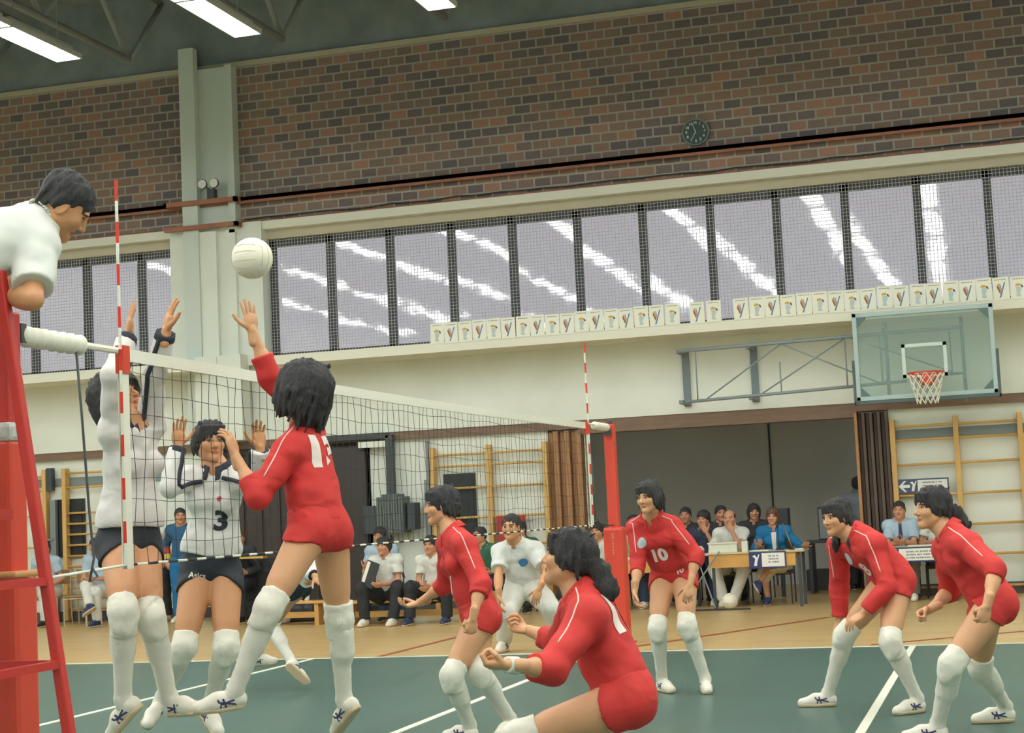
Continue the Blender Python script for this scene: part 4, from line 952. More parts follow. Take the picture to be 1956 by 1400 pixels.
# ---------------------------------------------------------------- figure
def person(key, spec, label, skin=SKIN1, hair='bob', hairm=HAIRM, male=False, shirt=REDC, sleeve=.95, sleeve_arm='long', hem=.0, bottom='briefs', bottom_m=None, legs='sport', trim=None, shoes=SHOE, stripe=STRIPE, res=.009, seed=1, collar=True, top='polo', group=None, cat='person', sleeve_r=1.0, untucked=False, hat=None, sole=SOLE, stripes=True, hair_k=1.0):
    J = {k: V3(v) for k, v in spec['J'].items()}; s = spec.get('s', 1.0); g = 1.10 if male else 1.0; q = s * g
    z0 = min(p[2] for p in J.values()) - .05
    par = empty('person', (float(J['pel'][0]), float(J['pel'][1]), max(0.0, float(z0))), label, cat, group); off = V3(par.location)
    pel, neck = J['pel'], J['neck']; up = nrm(neck - pel); T = np.linalg.norm(neck - pel)
    rc = nrm(J['shR'] - J['shL']); rc = nrm(rc - up * np.dot(rc, up)); fc = np.cross(up, rc); FC = np.array([rc, fc, up])
    rp = nrm(J['hipR'] - J['hipL']); rp = nrm(rp - up * np.dot(rp, up)); fp = np.cross(up, rp); FP = np.array([rp, fp, up])
    fm = nrm(fc + fp); FM = frame(up, fm)
    at_ = lambda t: pel + up * T * t
    tor = [ell(at_(.64) - fc * .005, FC, (.130 * q, .092 * q, .185 * s), .05), cone(at_(.86) + (J['shL'] - at_(.86)) * .55, at_(.86) + (J['shR'] - at_(.86)) * .55, .062 * q, .062 * q, .05),
           ell(at_(.30), FM, ((.128 if male else .112) * q, (.098 if male else .086) * q, .17 * s), .05), ell(at_(-.01), FP, (.150 * q, .108 * q, .105 * s), .04)]
    hips = []
    for sd, h_ in ((1, 'hipR'), (-1, 'hipL')):
        hips += [ell(J[h_] * .55 + at_(0) * .45 - fp * .026 * q - up * .025 + rp * sd * .028, FP, (.086 * q, .084 * q, .090 * q), .05)]
        if not male: tor += [ell(at_(.66) + fc * .072 * q + rc * sd * .068 * q, FC, (.058, .042, .055), .03)]
    nk = [cone(neck - up * .05, neck + (J['head'] - neck) * .55, .056 * q, .046 * q, .03)]
    look, lup = spec['look']; HF = frame(lup, look); hs = s * (1.03 if male else .98)
    hc = J['head']; nk += [cone(neck, hc - HF[2] * .09 * hs - HF[1] * .022 * hs, .050 * q, .047 * q, .03)]
    for a in ('shL', 'shR'): nk.append(cone(neck + (hc - neck) * .12, J[a] * .85 + neck * .15, .040 * q, .040 * q, .05))
    arms = {}; lg = {}
    for sd in 'LR':
        sh, el, wr = J['sh' + sd], J['el' + sd], J['wr' + sd]; ad = nrm(el - sh); fd = nrm(wr - el)
        arms[sd] = [ell(sh + ad * .01, I3, (.056 * q,) * 3, .04), cone(sh, el, .043 * q, .034 * q, .03), cone(el, wr, .035 * q, .025 * q, .02), cone(el + fd * .05, el + fd * .10, .037 * q, .034 * q, .03)]
        hp, kn, an, to = J['hip' + sd], J['kn' + sd], J['an' + sd], J['to' + sd]
        bend = kn - (hp + an) / 2; bend = bend - nrm(an - kn) * np.dot(bend, nrm(an - kn)); bk = -nrm(bend) if np.linalg.norm(bend) > .02 else -fp
        t_ = nrm(kn - hp); c_ = nrm(an - kn); fd = nrm(to - an)
        dd_ = nrm(to - an); uu_ = -c_ - dd_ * np.dot(-c_, dd_); uu_ = nrm(uu_) if np.linalg.norm(uu_) > .05 else V3((0, 0, 1)); ca, sa = math.cos(.4), math.sin(.4)
        sf, su = dd_ * ca + uu_ * sa, uu_ * ca - dd_ * sa
        if an[2] < .17 and to[2] < .10:
            sf = nrm((to - an) * V3((1, 1, 0))); su = V3((0, 0, 1)); an = V3((an[0], an[1], .098 * s * (1.08 if male else .98))); J['an' + sd] = an
        fb = an + sf * .09 * s - su * .048 * s
        lg[sd] = dict(th=[cone(hp, kn, .088 * q, .053 * q, .04), cone(hp + (kn - hp) * .15 - bk * .015, hp + (kn - hp) * .65 - bk * .012, .080 * q, .062 * q, .04)],
                      kn=[ell(kn - bk * .008, I3, (.055 * q,) * 3, .03)], sh=[cone(kn, an, .050 * q, .034 * q, .03), cone(kn + c_ * .08 + bk * .016, kn + c_ * .18 + bk * .016, .047 * q, .046 * q, .04)],
                      ft=[cone(an, an + sf * .02 - su * .03, .034 * q, .030 * q, .02), cone(an - su * .03, fb, .029 * q, .022 * q, .02)], sf=sf, su=su, bk=bk, c=c_, t=t_, fd=fd)
    # ---- body: one continuous skin with the head and hands grown onto it
    allp = tor + hips + nk
    for sd in 'LR': allp += arms[sd] + lg[sd]['th'] + lg[sd]['kn'] + lg[sd]['sh'] + lg[sd]['ft']
    P, Q = solid([(allp, [])], res); Cc = np.ones((len(P), 3))
    hh = .0042 if res < .011 else .0075
    hP, hQ, hC = get_head(male, hh); hP = hc + (hP * hs) @ HF; parts = [(P, Q, Cc), (hP, hQ, hC)]
    for sd in 'LR':
        H = spec.get('hands', {}).get(sd)
        if H is None: H = [nrm(J['wr' + sd] - J['el' + sd]), nrm(-fc + .2 * up), .4, .1]
        hp_ = hand_prims(J['wr' + sd], H[0], H[1], sd == 'R', s * .96, H[2], H[3], male); a, b = solid([(hp_, [])], .0034 if res < .011 else .006); parts.append((a, b, np.ones((len(a), 3))))
    o = 0; PP_ = []; QQ = []; CC = []
    for a, b, c in parts: PP_.append(a); QQ.append(b + o); CC.append(c); o += len(a)
    np_obj('body', np.concatenate(PP_), np.concatenate(QQ), skin, par, np.concatenate(CC), off)
    # ---- hair
    hk = (hair, hh > .005, seed % 3)
    if hk not in HAIRS: HAIRS[hk] = hair_solid(hair, .0045 if hh < .005 else .008, seed % 3)
    a, b = HAIRS[hk]; np_obj('hair', hc + (a * hs * hair_k) @ HF, b, hairm, par, None, off)
    # ---- shirt
    hemc = at_(-.02 - hem) if not untucked else at_(.12 - hem)
    sg = []
    tinf = .017
    nk_cut = neck + (hc - neck) * .24
    body_cuts = [cut(hemc, -up), cut(nk_cut - fc * .0, nrm(up * 1 + fc * .45))]
    sg.append((tor + hips[:0] + nk[2:] + [ell(at_(.26), FM, (.130 * q, .100 * q, .17), .05)], body_cuts))
    if collar: sg[0][0].append(('-e', neck + fc * .095 * q - up * .015, FC, V3((.032, .055, .085)), .01))
    if untucked: sg[0][0].append(ell(at_(.18), FP, (.150 * q, .115 * q, .12), .05))
    for sd in 'LR':
        sh, el, wr = J['sh' + sd], J['el' + sd], J['wr' + sd]; k = sleeve_r
        if sleeve > .5:
            e_ = el + (wr - el) * ((sleeve - .5) * 2)
            sg.append(([ell(sh, I3, (.055 * q,) * 3, .05), cone(sh * .9 + neck * .1, el, .056 * q * k, .045 * q * k, .03)], []))
            sg.append(([cone(el, e_ + nrm(wr - el) * .03, .046 * q * k, .036 * q * k, .03)], [cut(e_, nrm(wr - el))]))
        else:
            e_ = sh + (el - sh) * (sleeve * 2)
            sg.append(([ell(sh, I3, (.055 * q,) * 3, .05), cone(sh * .9 + neck * .1, e_ + nrm(el - sh) * .05, .060 * q * k, .058 * q * k, .03)], [cut(e_, nrm(el - sh))]))
        sg.append(([cone(sh, neck * .35 + at_(.75) * .65, .055 * q, .07 * q, .04), cone(sh, at_(.55), .05 * q, .06 * q, .04)], [cut(nk_cut, nrm(up * 1 + fc * .45))]))
    sr = res if res > .011 else .0085
    P, Q = solid(sg, sr, tinf, wrinkle(.0085, 6.5, seed, (1, 1, 1.5))); shirt_o = np_obj('shirt', P, Q, shirt, par, None, off)
    info = dict(par=par, off=off, shirt=(P, Q), J=J, FC=FC, FP=FP, up=up, at=at_, q=q, s=s, HF=HF, hc=hc, lg=lg)
    if collar:
        c0 = neck + (hc - neck) * .17; cd = nrm(up * .75 + nrm(hc - neck) * .25); cf = nrm(fc - cd * np.dot(fc, cd)); cr = np.cross(cf, cd); cp = []
        for i in range(41):
            th = math.radians(18 + (324 * i / 40)); oc, os_ = math.cos(th), math.sin(th); outw = cf * oc + cr * os_
            base_ = c0 + outw * .068 * q + cd * (.030 - .050 * ((oc + 1) / 2) ** 2)
            ln = .030 + (.030 if abs(math.degrees(th) - 180) > 122 else 0)
            cp.append(cone(base_ + cd * .012, base_ + outw * .026 - cd * ln, .0055, .0055, .005))
        a, b = solid([(cp, [])], .0055 if res < .011 else .009)
        if len(a): np_obj('collar', a, b, trim or shirt, par, None, off)
    if trim is not None and sleeve > .5:
        for sd in 'LR':
            el, wr = J['el' + sd], J['wr' + sd]; a0 = el + (wr - el) * ((sleeve - .5) * 2 - .14); a1 = el + (wr - el) * ((sleeve - .5) * 2 + .02)
            a, b = solid([([cone(a0, a1, .051 * q, .049 * q, .01)], [cut(a0, nrm(el - wr)), cut(a1, nrm(wr - el))])], sr); np_obj('cuff', a, b, trim, par, None, off)
    # ---- bottom
    bm = bottom_m or shirt
    if bottom == 'briefs':
        gs = [([ell(at_(-.01), FP, (.152 * q, .112 * q, .108 * s), .04), ell(at_(.12), FP, (.132 * q, .10 * q, .10), .04), ell(at_(.22), FP, (.122 * q, .095 * q, .10), .04)] + hips, [cut(at_(.30 if untucked else .16), up)])]
        for sd in 'LR':
            hp = J['hip' + sd]; L = lg[sd]; out = rp * (1 if sd == 'R' else -1)
            gs.append((L['th'], [cut(hp + L['t'] * .055, nrm(L['t'] - out * .55)), ]))
        P, Q = solid(gs, sr, .013, wrinkle(.003, 14, seed + 5)); np_obj('shorts', P, Q, bm, par, None, off); info['shorts'] = (P, Q)
    elif bottom == 'trousers':
        gs = [([ell(at_(-.01), FP, (.155 * q, .115 * q, .11 * s), .04), ell(at_(.1), FP, (.135 * q, .10 * q, .10), .04)] + hips, [cut(at_(.17), up)])]
        for sd in 'LR':
            L = lg[sd]; kn, an, hp = J['kn' + sd], J['an' + sd], J['hip' + sd]
            gs.append((L['th'] + [cone(hp, kn, .092 * q, .066 * q, .04), cone(kn, an, .064 * q, .056 * q, .04)], [cut(an + L['c'] * .01, L['c'])]))
        P, Q = solid(gs, sr, .012, wrinkle(.008, 10, seed + 5)); np_obj('trousers', P, Q, bm, par, None, off)
    elif bottom == 'skirt':
        gs = [([ell(at_(-.01), FP, (.155 * q, .115 * q, .11 * s), .04), ell(at_(.1), FP, (.13 * q, .10 * q, .10), .04), cone(J['hipL'], J['knL'] + (J['anL'] - J['knL']) * .25, .10, .09, .06), cone(J['hipR'], J['knR'] + (J['anR'] - J['knR']) * .25, .10, .09, .06)] + hips, [cut(at_(.17), up)])]
        P, Q = solid(gs, sr, .016, wrinkle(.008, 10, seed + 5)); np_obj('skirt', P, Q, bm, par, None, off)
    # ---- socks, knee pads
    if legs == 'sport':
        for sd in 'LR':
            L = lg[sd]; kn, an = J['kn' + sd], J['an' + sd]
            P, Q = solid([(L['sh'] + L['kn'] + L['ft'] , [cut(kn + L['c'] * .02, -L['c'])])], sr, .006, wrinkle(.002, 30, seed)); np_obj('sock', P, Q, SOCK, par, None, off)
            tb = nrm(L['t'] * .6 + L['c'] * .4)
            pp = [cone(kn - L['t'] * .085, kn, .063 * q, .060 * q, .02), cone(kn, kn + L['c'] * .10, .060 * q, .053 * q, .02), ell(kn - L['bk'] * .022 + L['c'] * .02, frame(-tb, -L['bk']), (.048 * q, .034, .075), .02)]
            P, Q = solid([(pp, [cut(kn - L['t'] * .08, -L['t']), cut(kn + L['c'] * .105, L['c'])])], sr, .010, wrinkle(.004, 20, seed + 2)); np_obj('knee_pad', P, Q, PADM, par, None, off)
    elif legs == 'sock':
        for sd in 'LR':
            L = lg[sd]; an = J['an' + sd]; P, Q = solid([(L['sh'] + L['ft'], [cut(an - L['c'] * .10, -L['c'])])], sr, .004); np_obj('sock', P, Q, SOCK, par, None, off)
    # ---- shoes
    for sd in 'LR':
        L = lg[sd]; an, to = J['an' + sd], J['to' + sd]; d = to - an; sole_n = nrm(-L['c'])
        f, upv = L['sf'], L['su']; F2 = np.array([np.cross(f, upv), f, upv]); k_ = s * (1.08 if male else .98)
        base = an - (V3((0, -.035, .095)) * k_) @ F2
        (uP, uQ), (sP, sQ) = get_shoe(.0055 if res < .011 else .009); k = k_
        u = np_obj('shoe', base + (uP * k) @ F2, uQ, shoes, par, None, off)
        b_ = np_obj('sole', base + (sP * k) @ F2, sQ, sole, u, None, off)
        if stripes and res < .011:
            mb = MB()
            for sx in (-1, 1):
                for (y0, z0_, y1, z1_) in ((-.03, .035, .06, .055), (-.02, .058, .075, .035), (.02, .025, .035, .07), (.045, .025, .06, .068)):
                    mb.bar((sx * .0405, y0, z0_), (sx * .0395, y1, z1_), .009, .004, up=(sx, 0, 0))
            v = base + (np.array(mb.v) * k) @ F2 - off; mb.v = [tuple(p) for p in v]; mb.build('shoe_stripe', stripe, u)
        info['shoe' + sd] = (base, F2)
    return info
def bvh_of(PQ):
    P, Q = PQ; return BVHTree.FromPolygons([tuple(p) for p in P], [tuple(int(i) for i in q) for q in Q])
def decal(info, PQ, name, m, items, c, right, up, depth=.25):
    """project flat shapes onto a garment; items: list of (verts2d, faces)"""
    t = bvh_of(PQ); right = Vector(nrm(right)); up = Vector(nrm(up)); n = right.cross(up); c = Vector(c); mb = MB()
    import bmesh
    for v, f in items:
        bm = bmesh.new(); vs = [bm.verts.new((p[0], p[1], 0)) for p in v]
        for q in f:
            try: bm.faces.new([vs[i] for i in q])
            except ValueError: pass
        bmesh.ops.triangulate(bm, faces=bm.faces)
        for _ in range(4):
            lg_ = [e for e in bm.edges if e.calc_length() > .014]
            if not lg_: break
            bmesh.ops.subdivide_edges(bm, edges=lg_, cuts=1); bmesh.ops.triangulate(bm, faces=bm.faces)
        bm.verts.index_update(); out = []
        for w_ in bm.verts:
            o = c + right * w_.co.x + up * w_.co.y; h = t.ray_cast(o + n * depth, -n, depth * 2)
            p = h[0] + n * .0015 + h[1] * .0015 if h[0] is not None else None; out.append(p)
        ok = [[v_.index for v_ in fc_.verts] for fc_ in bm.faces if all(out[v_.index] is not None for v_ in fc_.verts)]
        z = [p if p is not None else c for p in out]; mb.add(z, ok); bm.free()
    if mb.f:
        mb.v = [tuple(Vector(p) - Vector(info['off'])) for p in mb.v]; return mb.build(name, m, info['par'], smooth=True)
def rect(x0, x1, y0, y1): return ([(x0, y0), (x1, y0), (x1, y1), (x0, y1)], [(0, 1, 2, 3)])
def disc(cx, cy, r, n=20): return ([(cx + r * math.cos(2 * math.pi * i / n), cy + r * math.sin(2 * math.pi * i / n)) for i in range(n)], [tuple(range(n))])
def txt2(t, size, dx=0, dy=0, bold=.0):
    v, f = text_mesh(t, size, bold=bold); return ([(p[0] + dx, p[1] + dy) for p in v], f)
def surf_line(info, PQ, name, m, pts, towards, r=.004):
    """thin piping laid along the garment, seen from direction towards"""
    t = bvh_of(PQ); out = []; tw = Vector(nrm(towards))
    for a, b in zip(pts[:-1], pts[1:]):
        a, b = Vector(a), Vector(b); d = (b - a).normalized(); w_ = (tw - d * tw.dot(d)).normalized()
        for k in range(10):
            p = a.lerp(b, (k + .5) / 10); h = t.ray_cast(p + w_ * .16, -w_, .2)
            if h[0] is not None and (not out or (h[0] - out[-1]).length < .075): out.append(h[0] + h[1] * .001)
    if len(out) > 2:
        o = Vector(info['off']); return MB().tube([p - o for p in out], r, 6).build(name, m, info['par'], smooth=True)
PP={'A': {'J': {'anL': [0.371, 0.339, 0.627],
             'anR': [0.684, 0.909, 0.509],
             'elL': [0.494, 0.39, 1.531],
             'elR': [0.411, 0.754, 2.139],
             'head': [0.592, 0.69, 2.034],
             'hipL': [0.67, 0.58, 1.344],
             'hipR': [0.722, 0.73, 1.338],
             'knL': [0.554, 0.342, 1.005],
             'knR': [0.714, 0.816, 0.917],
             'neck': [0.608, 0.7, 1.831],
             'pel': [0.688, 0.65, 1.388],
             'shL': [0.594, 0.55, 1.745],
             'shR': [0.569, 0.85, 1.923],
             'toL': [0.239, 0.262, 0.554],
             'toR': [0.622, 0.963, 0.36],
             'wrL': [0.367, 0.416, 1.739],
             'wrR': [0.35, 0.694, 2.369]},
       'hands': {'L': [[-0.259, 0.024, 0.966], [-0.992, 0.128, 0.0], 0.35, 0.25], 'R': [[-0.095, -0.028, 0.995], [-0.8, 0.592, 0.1], 0.1, 0.35]},
       'look': [[-0.897, 0.364, 0.252], [0.301, -0.01, 0.953]],
       's': 1.0},
 'B': {'J': {'anL': [-0.126, 0.605, 0.568],
             'anR': [-0.25, 0.378, 0.584],
             'elL': [-0.139, 0.582, 2.182],
             'elR': [-0.242, 0.348, 2.163],
             'head': [-0.391, 0.68, 2.071],
             'hipL': [-0.286, 0.66, 1.31],
             'hipR': [-0.341, 0.54, 1.317],
             'knL': [-0.115, 0.429, 0.968],
             'knR': [-0.174, 0.271, 1.001],
             'neck': [-0.276, 0.58, 1.926],
             'pel': [-0.319, 0.6, 1.353],
             'shL': [-0.235, 0.7, 1.928],
             'shR': [-0.311, 0.46, 1.897],
             'toL': [0.037, 0.564, 0.515],
             'toR': [-0.325, 0.417, 0.429],
             'wrL': [-0.011, 0.476, 2.375],
             'wrR': [-0.231, 0.493, 2.372]},
       'hands': {'L': [[0.188, 0.056, 0.981], [0.661, 0.75, 0.0], 0.12, 0.6], 'R': [[0.114, 0.034, 0.993], [0.745, 0.667, 0.0], 0.1, 0.35]},
       'look': [[0.876, -0.198, 0.44], [-0.429, -0.128, 0.894]],
       's': 1.04},
 'C': {'J': {'anL': [-0.498, 1.767, 0.39],
             'anR': [-0.756, 1.696, 0.443],
             'elL': [-0.039, 1.577, 1.604],
             'elR': [-0.535, 1.445, 1.623],
             'head': [-0.412, 1.71, 1.874],
             'hipL': [-0.381, 1.78, 1.114],
             'hipR': [-0.525, 1.72, 1.121],
             'knL': [-0.294, 1.596, 0.725],
             'knR': [-0.509, 1.508, 0.738],
             'neck': [-0.378, 1.73, 1.717],
             'pel': [-0.456, 1.75, 1.183],
             'shL': [-0.265, 1.75, 1.661],
             'shR': [-0.562, 1.73, 1.676],
             'toL': [-0.411, 1.683, 0.265],
             'toR': [-0.774, 1.571, 0.324],
             'wrL': [0.016, 1.457, 1.817],
             'wrR': [-0.523, 1.529, 1.858]},
       'hands': {'L': [[-0.095, -0.028, 0.995], [0.684, -0.729, 0.0], 0.3, 0.25], 'R': [[0.048, 0.014, 0.999], [0.75, -0.661, 0.0], 0.15, 0.3]},
       'look': [[0.677, -0.721, 0.147], [0.0, 0.0, 1.0]],
       's': 1.02},
 'D': {'J': {'anL': [-2.407, 6.389, 0.278],
             'anR': [-1.925, 6.101, 0.217],
             'elL': [-1.643, 6.102, 1.075],
             'elR': [-1.739, 5.821, 1.068],
             'head': [-1.743, 6.1, 1.431],
             'hipL': [-1.903, 6.28, 0.855],
             'hipR': [-1.913, 6.13, 0.863],
             'knL': [-2.239, 6.184, 0.604],
             'knR': [-2.177, 6.213, 0.534],
             'neck': [-1.785, 6.15, 1.29],
             'pel': [-1.914, 6.2, 0.895],
             'shL': [-1.75, 6.3, 1.249],
             'shR': [-1.811, 6.02, 1.26],
             'toL': [-2.246, 6.381, 0.222],
             'toR': [-1.817, 6.085, 0.086],
             'wrL': [-1.614, 5.891, 0.953],
             'wrR': [-1.542, 5.725, 0.959]},
       'look': [[0.978, -0.031, 0.206], [-0.095, -0.028, 0.995]],
       's': 1.0},
 'E': {'J': {'anL': [0.636, 3.028, 0.042],
             'anR': [0.829, 3.27, 0.124],
             'elL': [0.786, 2.922, 0.969],
             'elR': [0.363, 3.487, 0.953],
             'head': [0.445, 3.2, 1.456],
             'hipL': [0.719, 3.11, 0.743],
             'hipR': [0.643, 3.29, 0.738],
             'knL': [0.595, 2.836, 0.423],
             'knR': [0.725, 2.989, 0.43],
             'neck': [0.532, 3.18, 1.272],
             'pel': [0.681, 3.2, 0.77],
             'shL': [0.656, 3.03, 1.206],
             'shR': [0.429, 3.37, 1.211],
             'toL': [0.53, 3.062, -0.091],
             'toR': [0.809, 3.128, 0.027],
             'wrL': [0.768, 2.778, 0.766],
             'wrR': [0.151, 3.534, 0.83]},
       'hands': {'L': [[-0.188, -0.056, -0.981], [-0.546, 0.832, 0.095], 1.35, 0.05], 'R': [[-0.907, -0.372, -0.195], [0.215, -0.038, 0.976], 0.55, 0.1]},
       'look': [[-0.902, -0.428, 0.051], [-0.048, -0.014, 0.999]],
       's': 1.02},
 'F': {'J': {'anL': [1.901, -0.044, 0.115],
             'anR': [2.086, 0.489, 0.017],
             'elL': [2.149, -0.453, 0.769],
             'elR': [1.963, 0.327, 0.815],
             'head': [2.127, -0.05, 1.189],
             'hipL': [2.363, -0.15, 0.591],
             'hipR': [2.301, 0.05, 0.579],
             'knL': [1.95, -0.291, 0.477],
             'knR': [1.957, 0.214, 0.337],
             'neck': [2.178, -0.05, 1.029],
             'pel': [2.343, -0.05, 0.629],
             'shL': [2.249, -0.24, 0.953],
             'shR': [2.12, 0.12, 0.964],
             'toL': [1.8, -0.178, 0.053],
             'toR': [1.997, 0.349, -0.049],
             'wrL': [2.038, -0.682, 0.81],
             'wrR': [1.78, 0.504, 0.854]},
       'hands': {'L': [[-0.957, -0.285, 0.05], [0.01, 0.301, 0.953], 1.0, 0.05], 'R': [[-0.93, -0.277, 0.243], [0.19, -0.271, 0.943], 1.0, 0.05]},
       'look': [[-0.97, 0.016, 0.243], [0.188, 0.056, 0.981]],
       's': 1.05},
 'G': {'J': {'anL': [1.679, 5.51, 0.122],
             'anR': [1.333, 5.586, 0.12],
             'elL': [1.686, 5.383, 1.021],
             'elR': [1.242, 5.378, 0.967],
             'head': [1.362, 5.3, 1.456],
             'hipL': [1.544, 5.62, 0.843],
             'hipR': [1.375, 5.62, 0.849],
             'knL': [1.59, 5.36, 0.504],
             'knR': [1.362, 5.386, 0.488],
             'neck': [1.356, 5.4, 1.307],
             'pel': [1.454, 5.62, 0.894],
             'shL': [1.509, 5.44, 1.236],
             'shR': [1.218, 5.48, 1.232],
             'toL': [1.712, 5.378, 0.02],
             'toR': [1.419, 5.458, 0.046],
             'wrL': [1.646, 5.277, 0.803],
             'wrR': [1.239, 5.219, 0.781]},
       'hands': {'L': [[-0.217, -0.261, -0.941], [0.002, 1.0, 0.0], 0.5, 0.15], 'R': [[0.028, -0.095, -0.995], [0.997, 0.071, 0.0], 0.5, 0.1]},
       'look': [[-0.383, -0.924, 0.0], [-0.095, -0.028, 0.995]],
       's': 1.0},
 'H': {'J': {'anL': [3.289, 4.156, 0.104],
             'anR': [2.687, 4.537, 0.13],
             'elL': [3.153, 4.076, 0.82],
             'elR': [2.799, 4.578, 0.804],
             'head': [2.837, 4.27, 1.26],
             'hipL': [3.196, 4.27, 0.794],
             'hipR': [3.128, 4.45, 0.811],
             'knL': [3.152, 3.994, 0.467],
             'knR': [2.839, 4.397, 0.496],
             'neck': [2.949, 4.3, 1.144],
             'pel': [3.176, 4.35, 0.873],
             'shL': [3.087, 4.17, 1.081],
             'shR': [2.814, 4.49, 1.075],
             'toL': [3.191, 4.052, 0.013],
             'toR': [2.532, 4.51, 0.065],
             'wrL': [2.988, 4.049, 0.641],
             'wrR': [2.789, 4.559, 0.56]},
       'hands': {'L': [[-0.828, -0.34, -0.445], [-0.19, 0.271, -0.943], 0.4, 0.15], 'R': [[-0.159, -0.149, -0.976], [0.031, 0.978, -0.206], 0.4, 0.15]},
       'look': [[-0.68, -0.731, -0.051], [-0.095, -0.028, 0.995]],
       's': 1.0},
 'I': {'J': {'anL': [3.465, 2.909, 0.067],
             'anR': [3.833, 3.655, 0.044],
             'elL': [3.842, 2.653, 0.956],
             'elR': [3.567, 3.363, 0.815],
             'head': [3.505, 3.03, 1.305],
             'hipL': [3.813, 2.96, 0.736],
             'hipR': [3.773, 3.15, 0.718],
             'knL': [3.57, 2.739, 0.445],
             'knR': [3.707, 3.401, 0.365],
             'neck': [3.598, 3.02, 1.157],
             'pel': [3.809, 3.05, 0.766],
             'shL': [3.691, 2.86, 1.092],
             'shR': [3.568, 3.21, 1.062],
             'toL': [3.308, 2.889, -0.005],
             'toR': [3.685, 3.613, -0.037],
             'wrL': [3.784, 2.491, 0.774],
             'wrR': [3.451, 3.163, 0.72]},
       'hands': {'L': [[-0.356, -0.106, -0.928], [-0.468, 0.884, 0.0], 1.2, 0.05], 'R': [[-0.86, -0.353, -0.37], [0.416, -0.594, -0.688], 1.2, 0.05]},
       'look': [[-0.879, -0.477, 0.0], [0.0, 0.0, 1.0]],
       's': 1.02},
 'J': {'J': {'anL': [-0.542, 9.456, 0.078],
             'anR': [-1.069, 9.388, 0.085],
             'elL': [-0.526, 9.207, 0.784],
             'elR': [-1.031, 9.171, 0.761],
             'head': [-0.884, 9.2, 1.248],
             'hipL': [-0.785, 9.5, 0.641],
             'hipR': [-0.936, 9.5, 0.646],
             'knL': [-0.505, 9.188, 0.441],
             'knR': [-0.928, 9.101, 0.407],
             'neck': [-0.872, 9.3, 1.076],
             'pel': [-0.856, 9.5, 0.685],
             'shL': [-0.678, 9.36, 1.003],
             'shR': [-1.061, 9.36, 1.002],
             'toL': [-0.513, 9.294, -0.002],
             'toR': [-1.065, 9.218, 0.016],
             'wrL': [-0.561, 8.994, 0.631],
             'wrR': [-0.982, 8.982, 0.583]},
       'hands': {'L': [[-0.328, -0.194, -0.925], [-0.09, 0.977, -0.192], 0.4, 0.1], 'R': [[0.028, -0.095, -0.995], [0.874, 0.487, 0.0], 0.4, 0.1]},
       'look': [[-0.063, -0.997, -0.049], [0.0, 0.0, 1.0]],
       's': 1.08},
 'K': {'J': {'anL': [-0.182, -1.154, 1.607],
             'anR': [-0.041, -1.384, 1.539],
             'elL': [-0.07, -0.66, 2.531],
             'elR': [0.414, -1.376, 2.293],
             'head': [0.37, -1.05, 2.708],
             'hipL': [-0.047, -1.37, 2.439],
             'hipR': [0.089, -1.56, 2.353],
             'knL': [-0.036, -1.314, 1.991],
             'knR': [0.136, -1.557, 1.904],
             'neck': [0.26, -1.07, 2.638],
             'pel': [0.037, -1.47, 2.419],
             'shL': [0.082, -0.85, 2.705],
             'shR': [0.337, -1.21, 2.53],
             'toL': [-0.177, -0.987, 1.542],
             'toR': [0.121, -1.417, 1.472],
             'wrL': [-0.29, -0.526, 2.52],
             'wrR': [0.193, -1.256, 2.349]},
       'hands': {'L': [[-0.954, -0.284, 0.1], [0.0, 0.0, -1.0], 0.6, 0.1], 'R': [[-0.954, -0.284, 0.1], [0.0, 0.0, -1.0], 0.6, 0.1]},
       'look': [[0.446, 0.462, -0.767], [0.678, 0.202, 0.707]],
       's': 1.05}}# ================================================================== PLAYERS AND OFFICIALS
CAMP = V3((3.93094, -6.89321, 1.39427))
def tocam(p): return nrm(CAMP - V3(p))
Rv, Uv = V3(R_), V3((0, 0, 1))
A = person('A', PP['A'], 'red uniformed player seen from behind, jumping to spike the ball at the net', hair='big', seed=1, sleeve=.72, hair_k=1.1)
decal(A, A['shirt'], 'back_number', NUMW, [txt2('13', .21, 0, 0, .012)], A['at'](.72) - A['FC'][1] * .10 - A['FC'][0] * .035, A['FC'][0], A['up'])
B = person('B', PP['B'], 'blocker in white jersey and black shorts jumping with both arms raised, behind the net tape', hair='big', seed=2, shirt=WJ, sleeve_r=.84, sleeve=.97, trim=NAVYC, bottom_m=BLK, untucked=True, skin=SKIN2)
C = person('C', PP['C'], 'blocker number 3 in white jersey and black shorts, facing the camera behind the net', hair='short', seed=3, shirt=WJ, sleeve_r=.9, sleeve=.97, trim=NAVYC, bottom_m=BLK, untucked=True, skin=SKIN2)
decal(C, C['shirt'], 'chest_number', NAVYC, [txt2('3', .15, 0, 0, .006)], C['at'](.48) + C['FC'][1] * .1 - C['FC'][0] * .08, C['FC'][0] * -1, C['up'])
decal(C, C['shirt'], 'chest_badge', mat('badge_red', srgb(196, 60, 60), .6), [disc(0, 0, .014)], C['at'](.72) + C['FC'][1] * .1 - C['FC'][0] * .07, -C['FC'][0], C['up'])
D = person('D', PP['D'], 'player in white socks mostly hidden behind the spiker, one leg stepping into view', hair='short', seed=4, shirt=WJ, sleeve=.97, trim=NAVYC, bottom_m=BLK)
E_ = person('E', PP['E'], 'short haired red player looking up, standing in front of the official in white', hair='short', seed=5, sleeve=.66)
F = person('F', PP['F'], 'red uniformed player with ponytail crouching nearest the camera', hair='pony', seed=6, sleeve=.70)
G = person('G', PP['G'], 'red uniformed player number 10 standing in front of the score tables', hair='bob', seed=7, sleeve=.66)
H = person('H', PP['H'], 'red uniformed player with bunched hair bending with hands on her knee', hair='pig', seed=8, sleeve=.93)
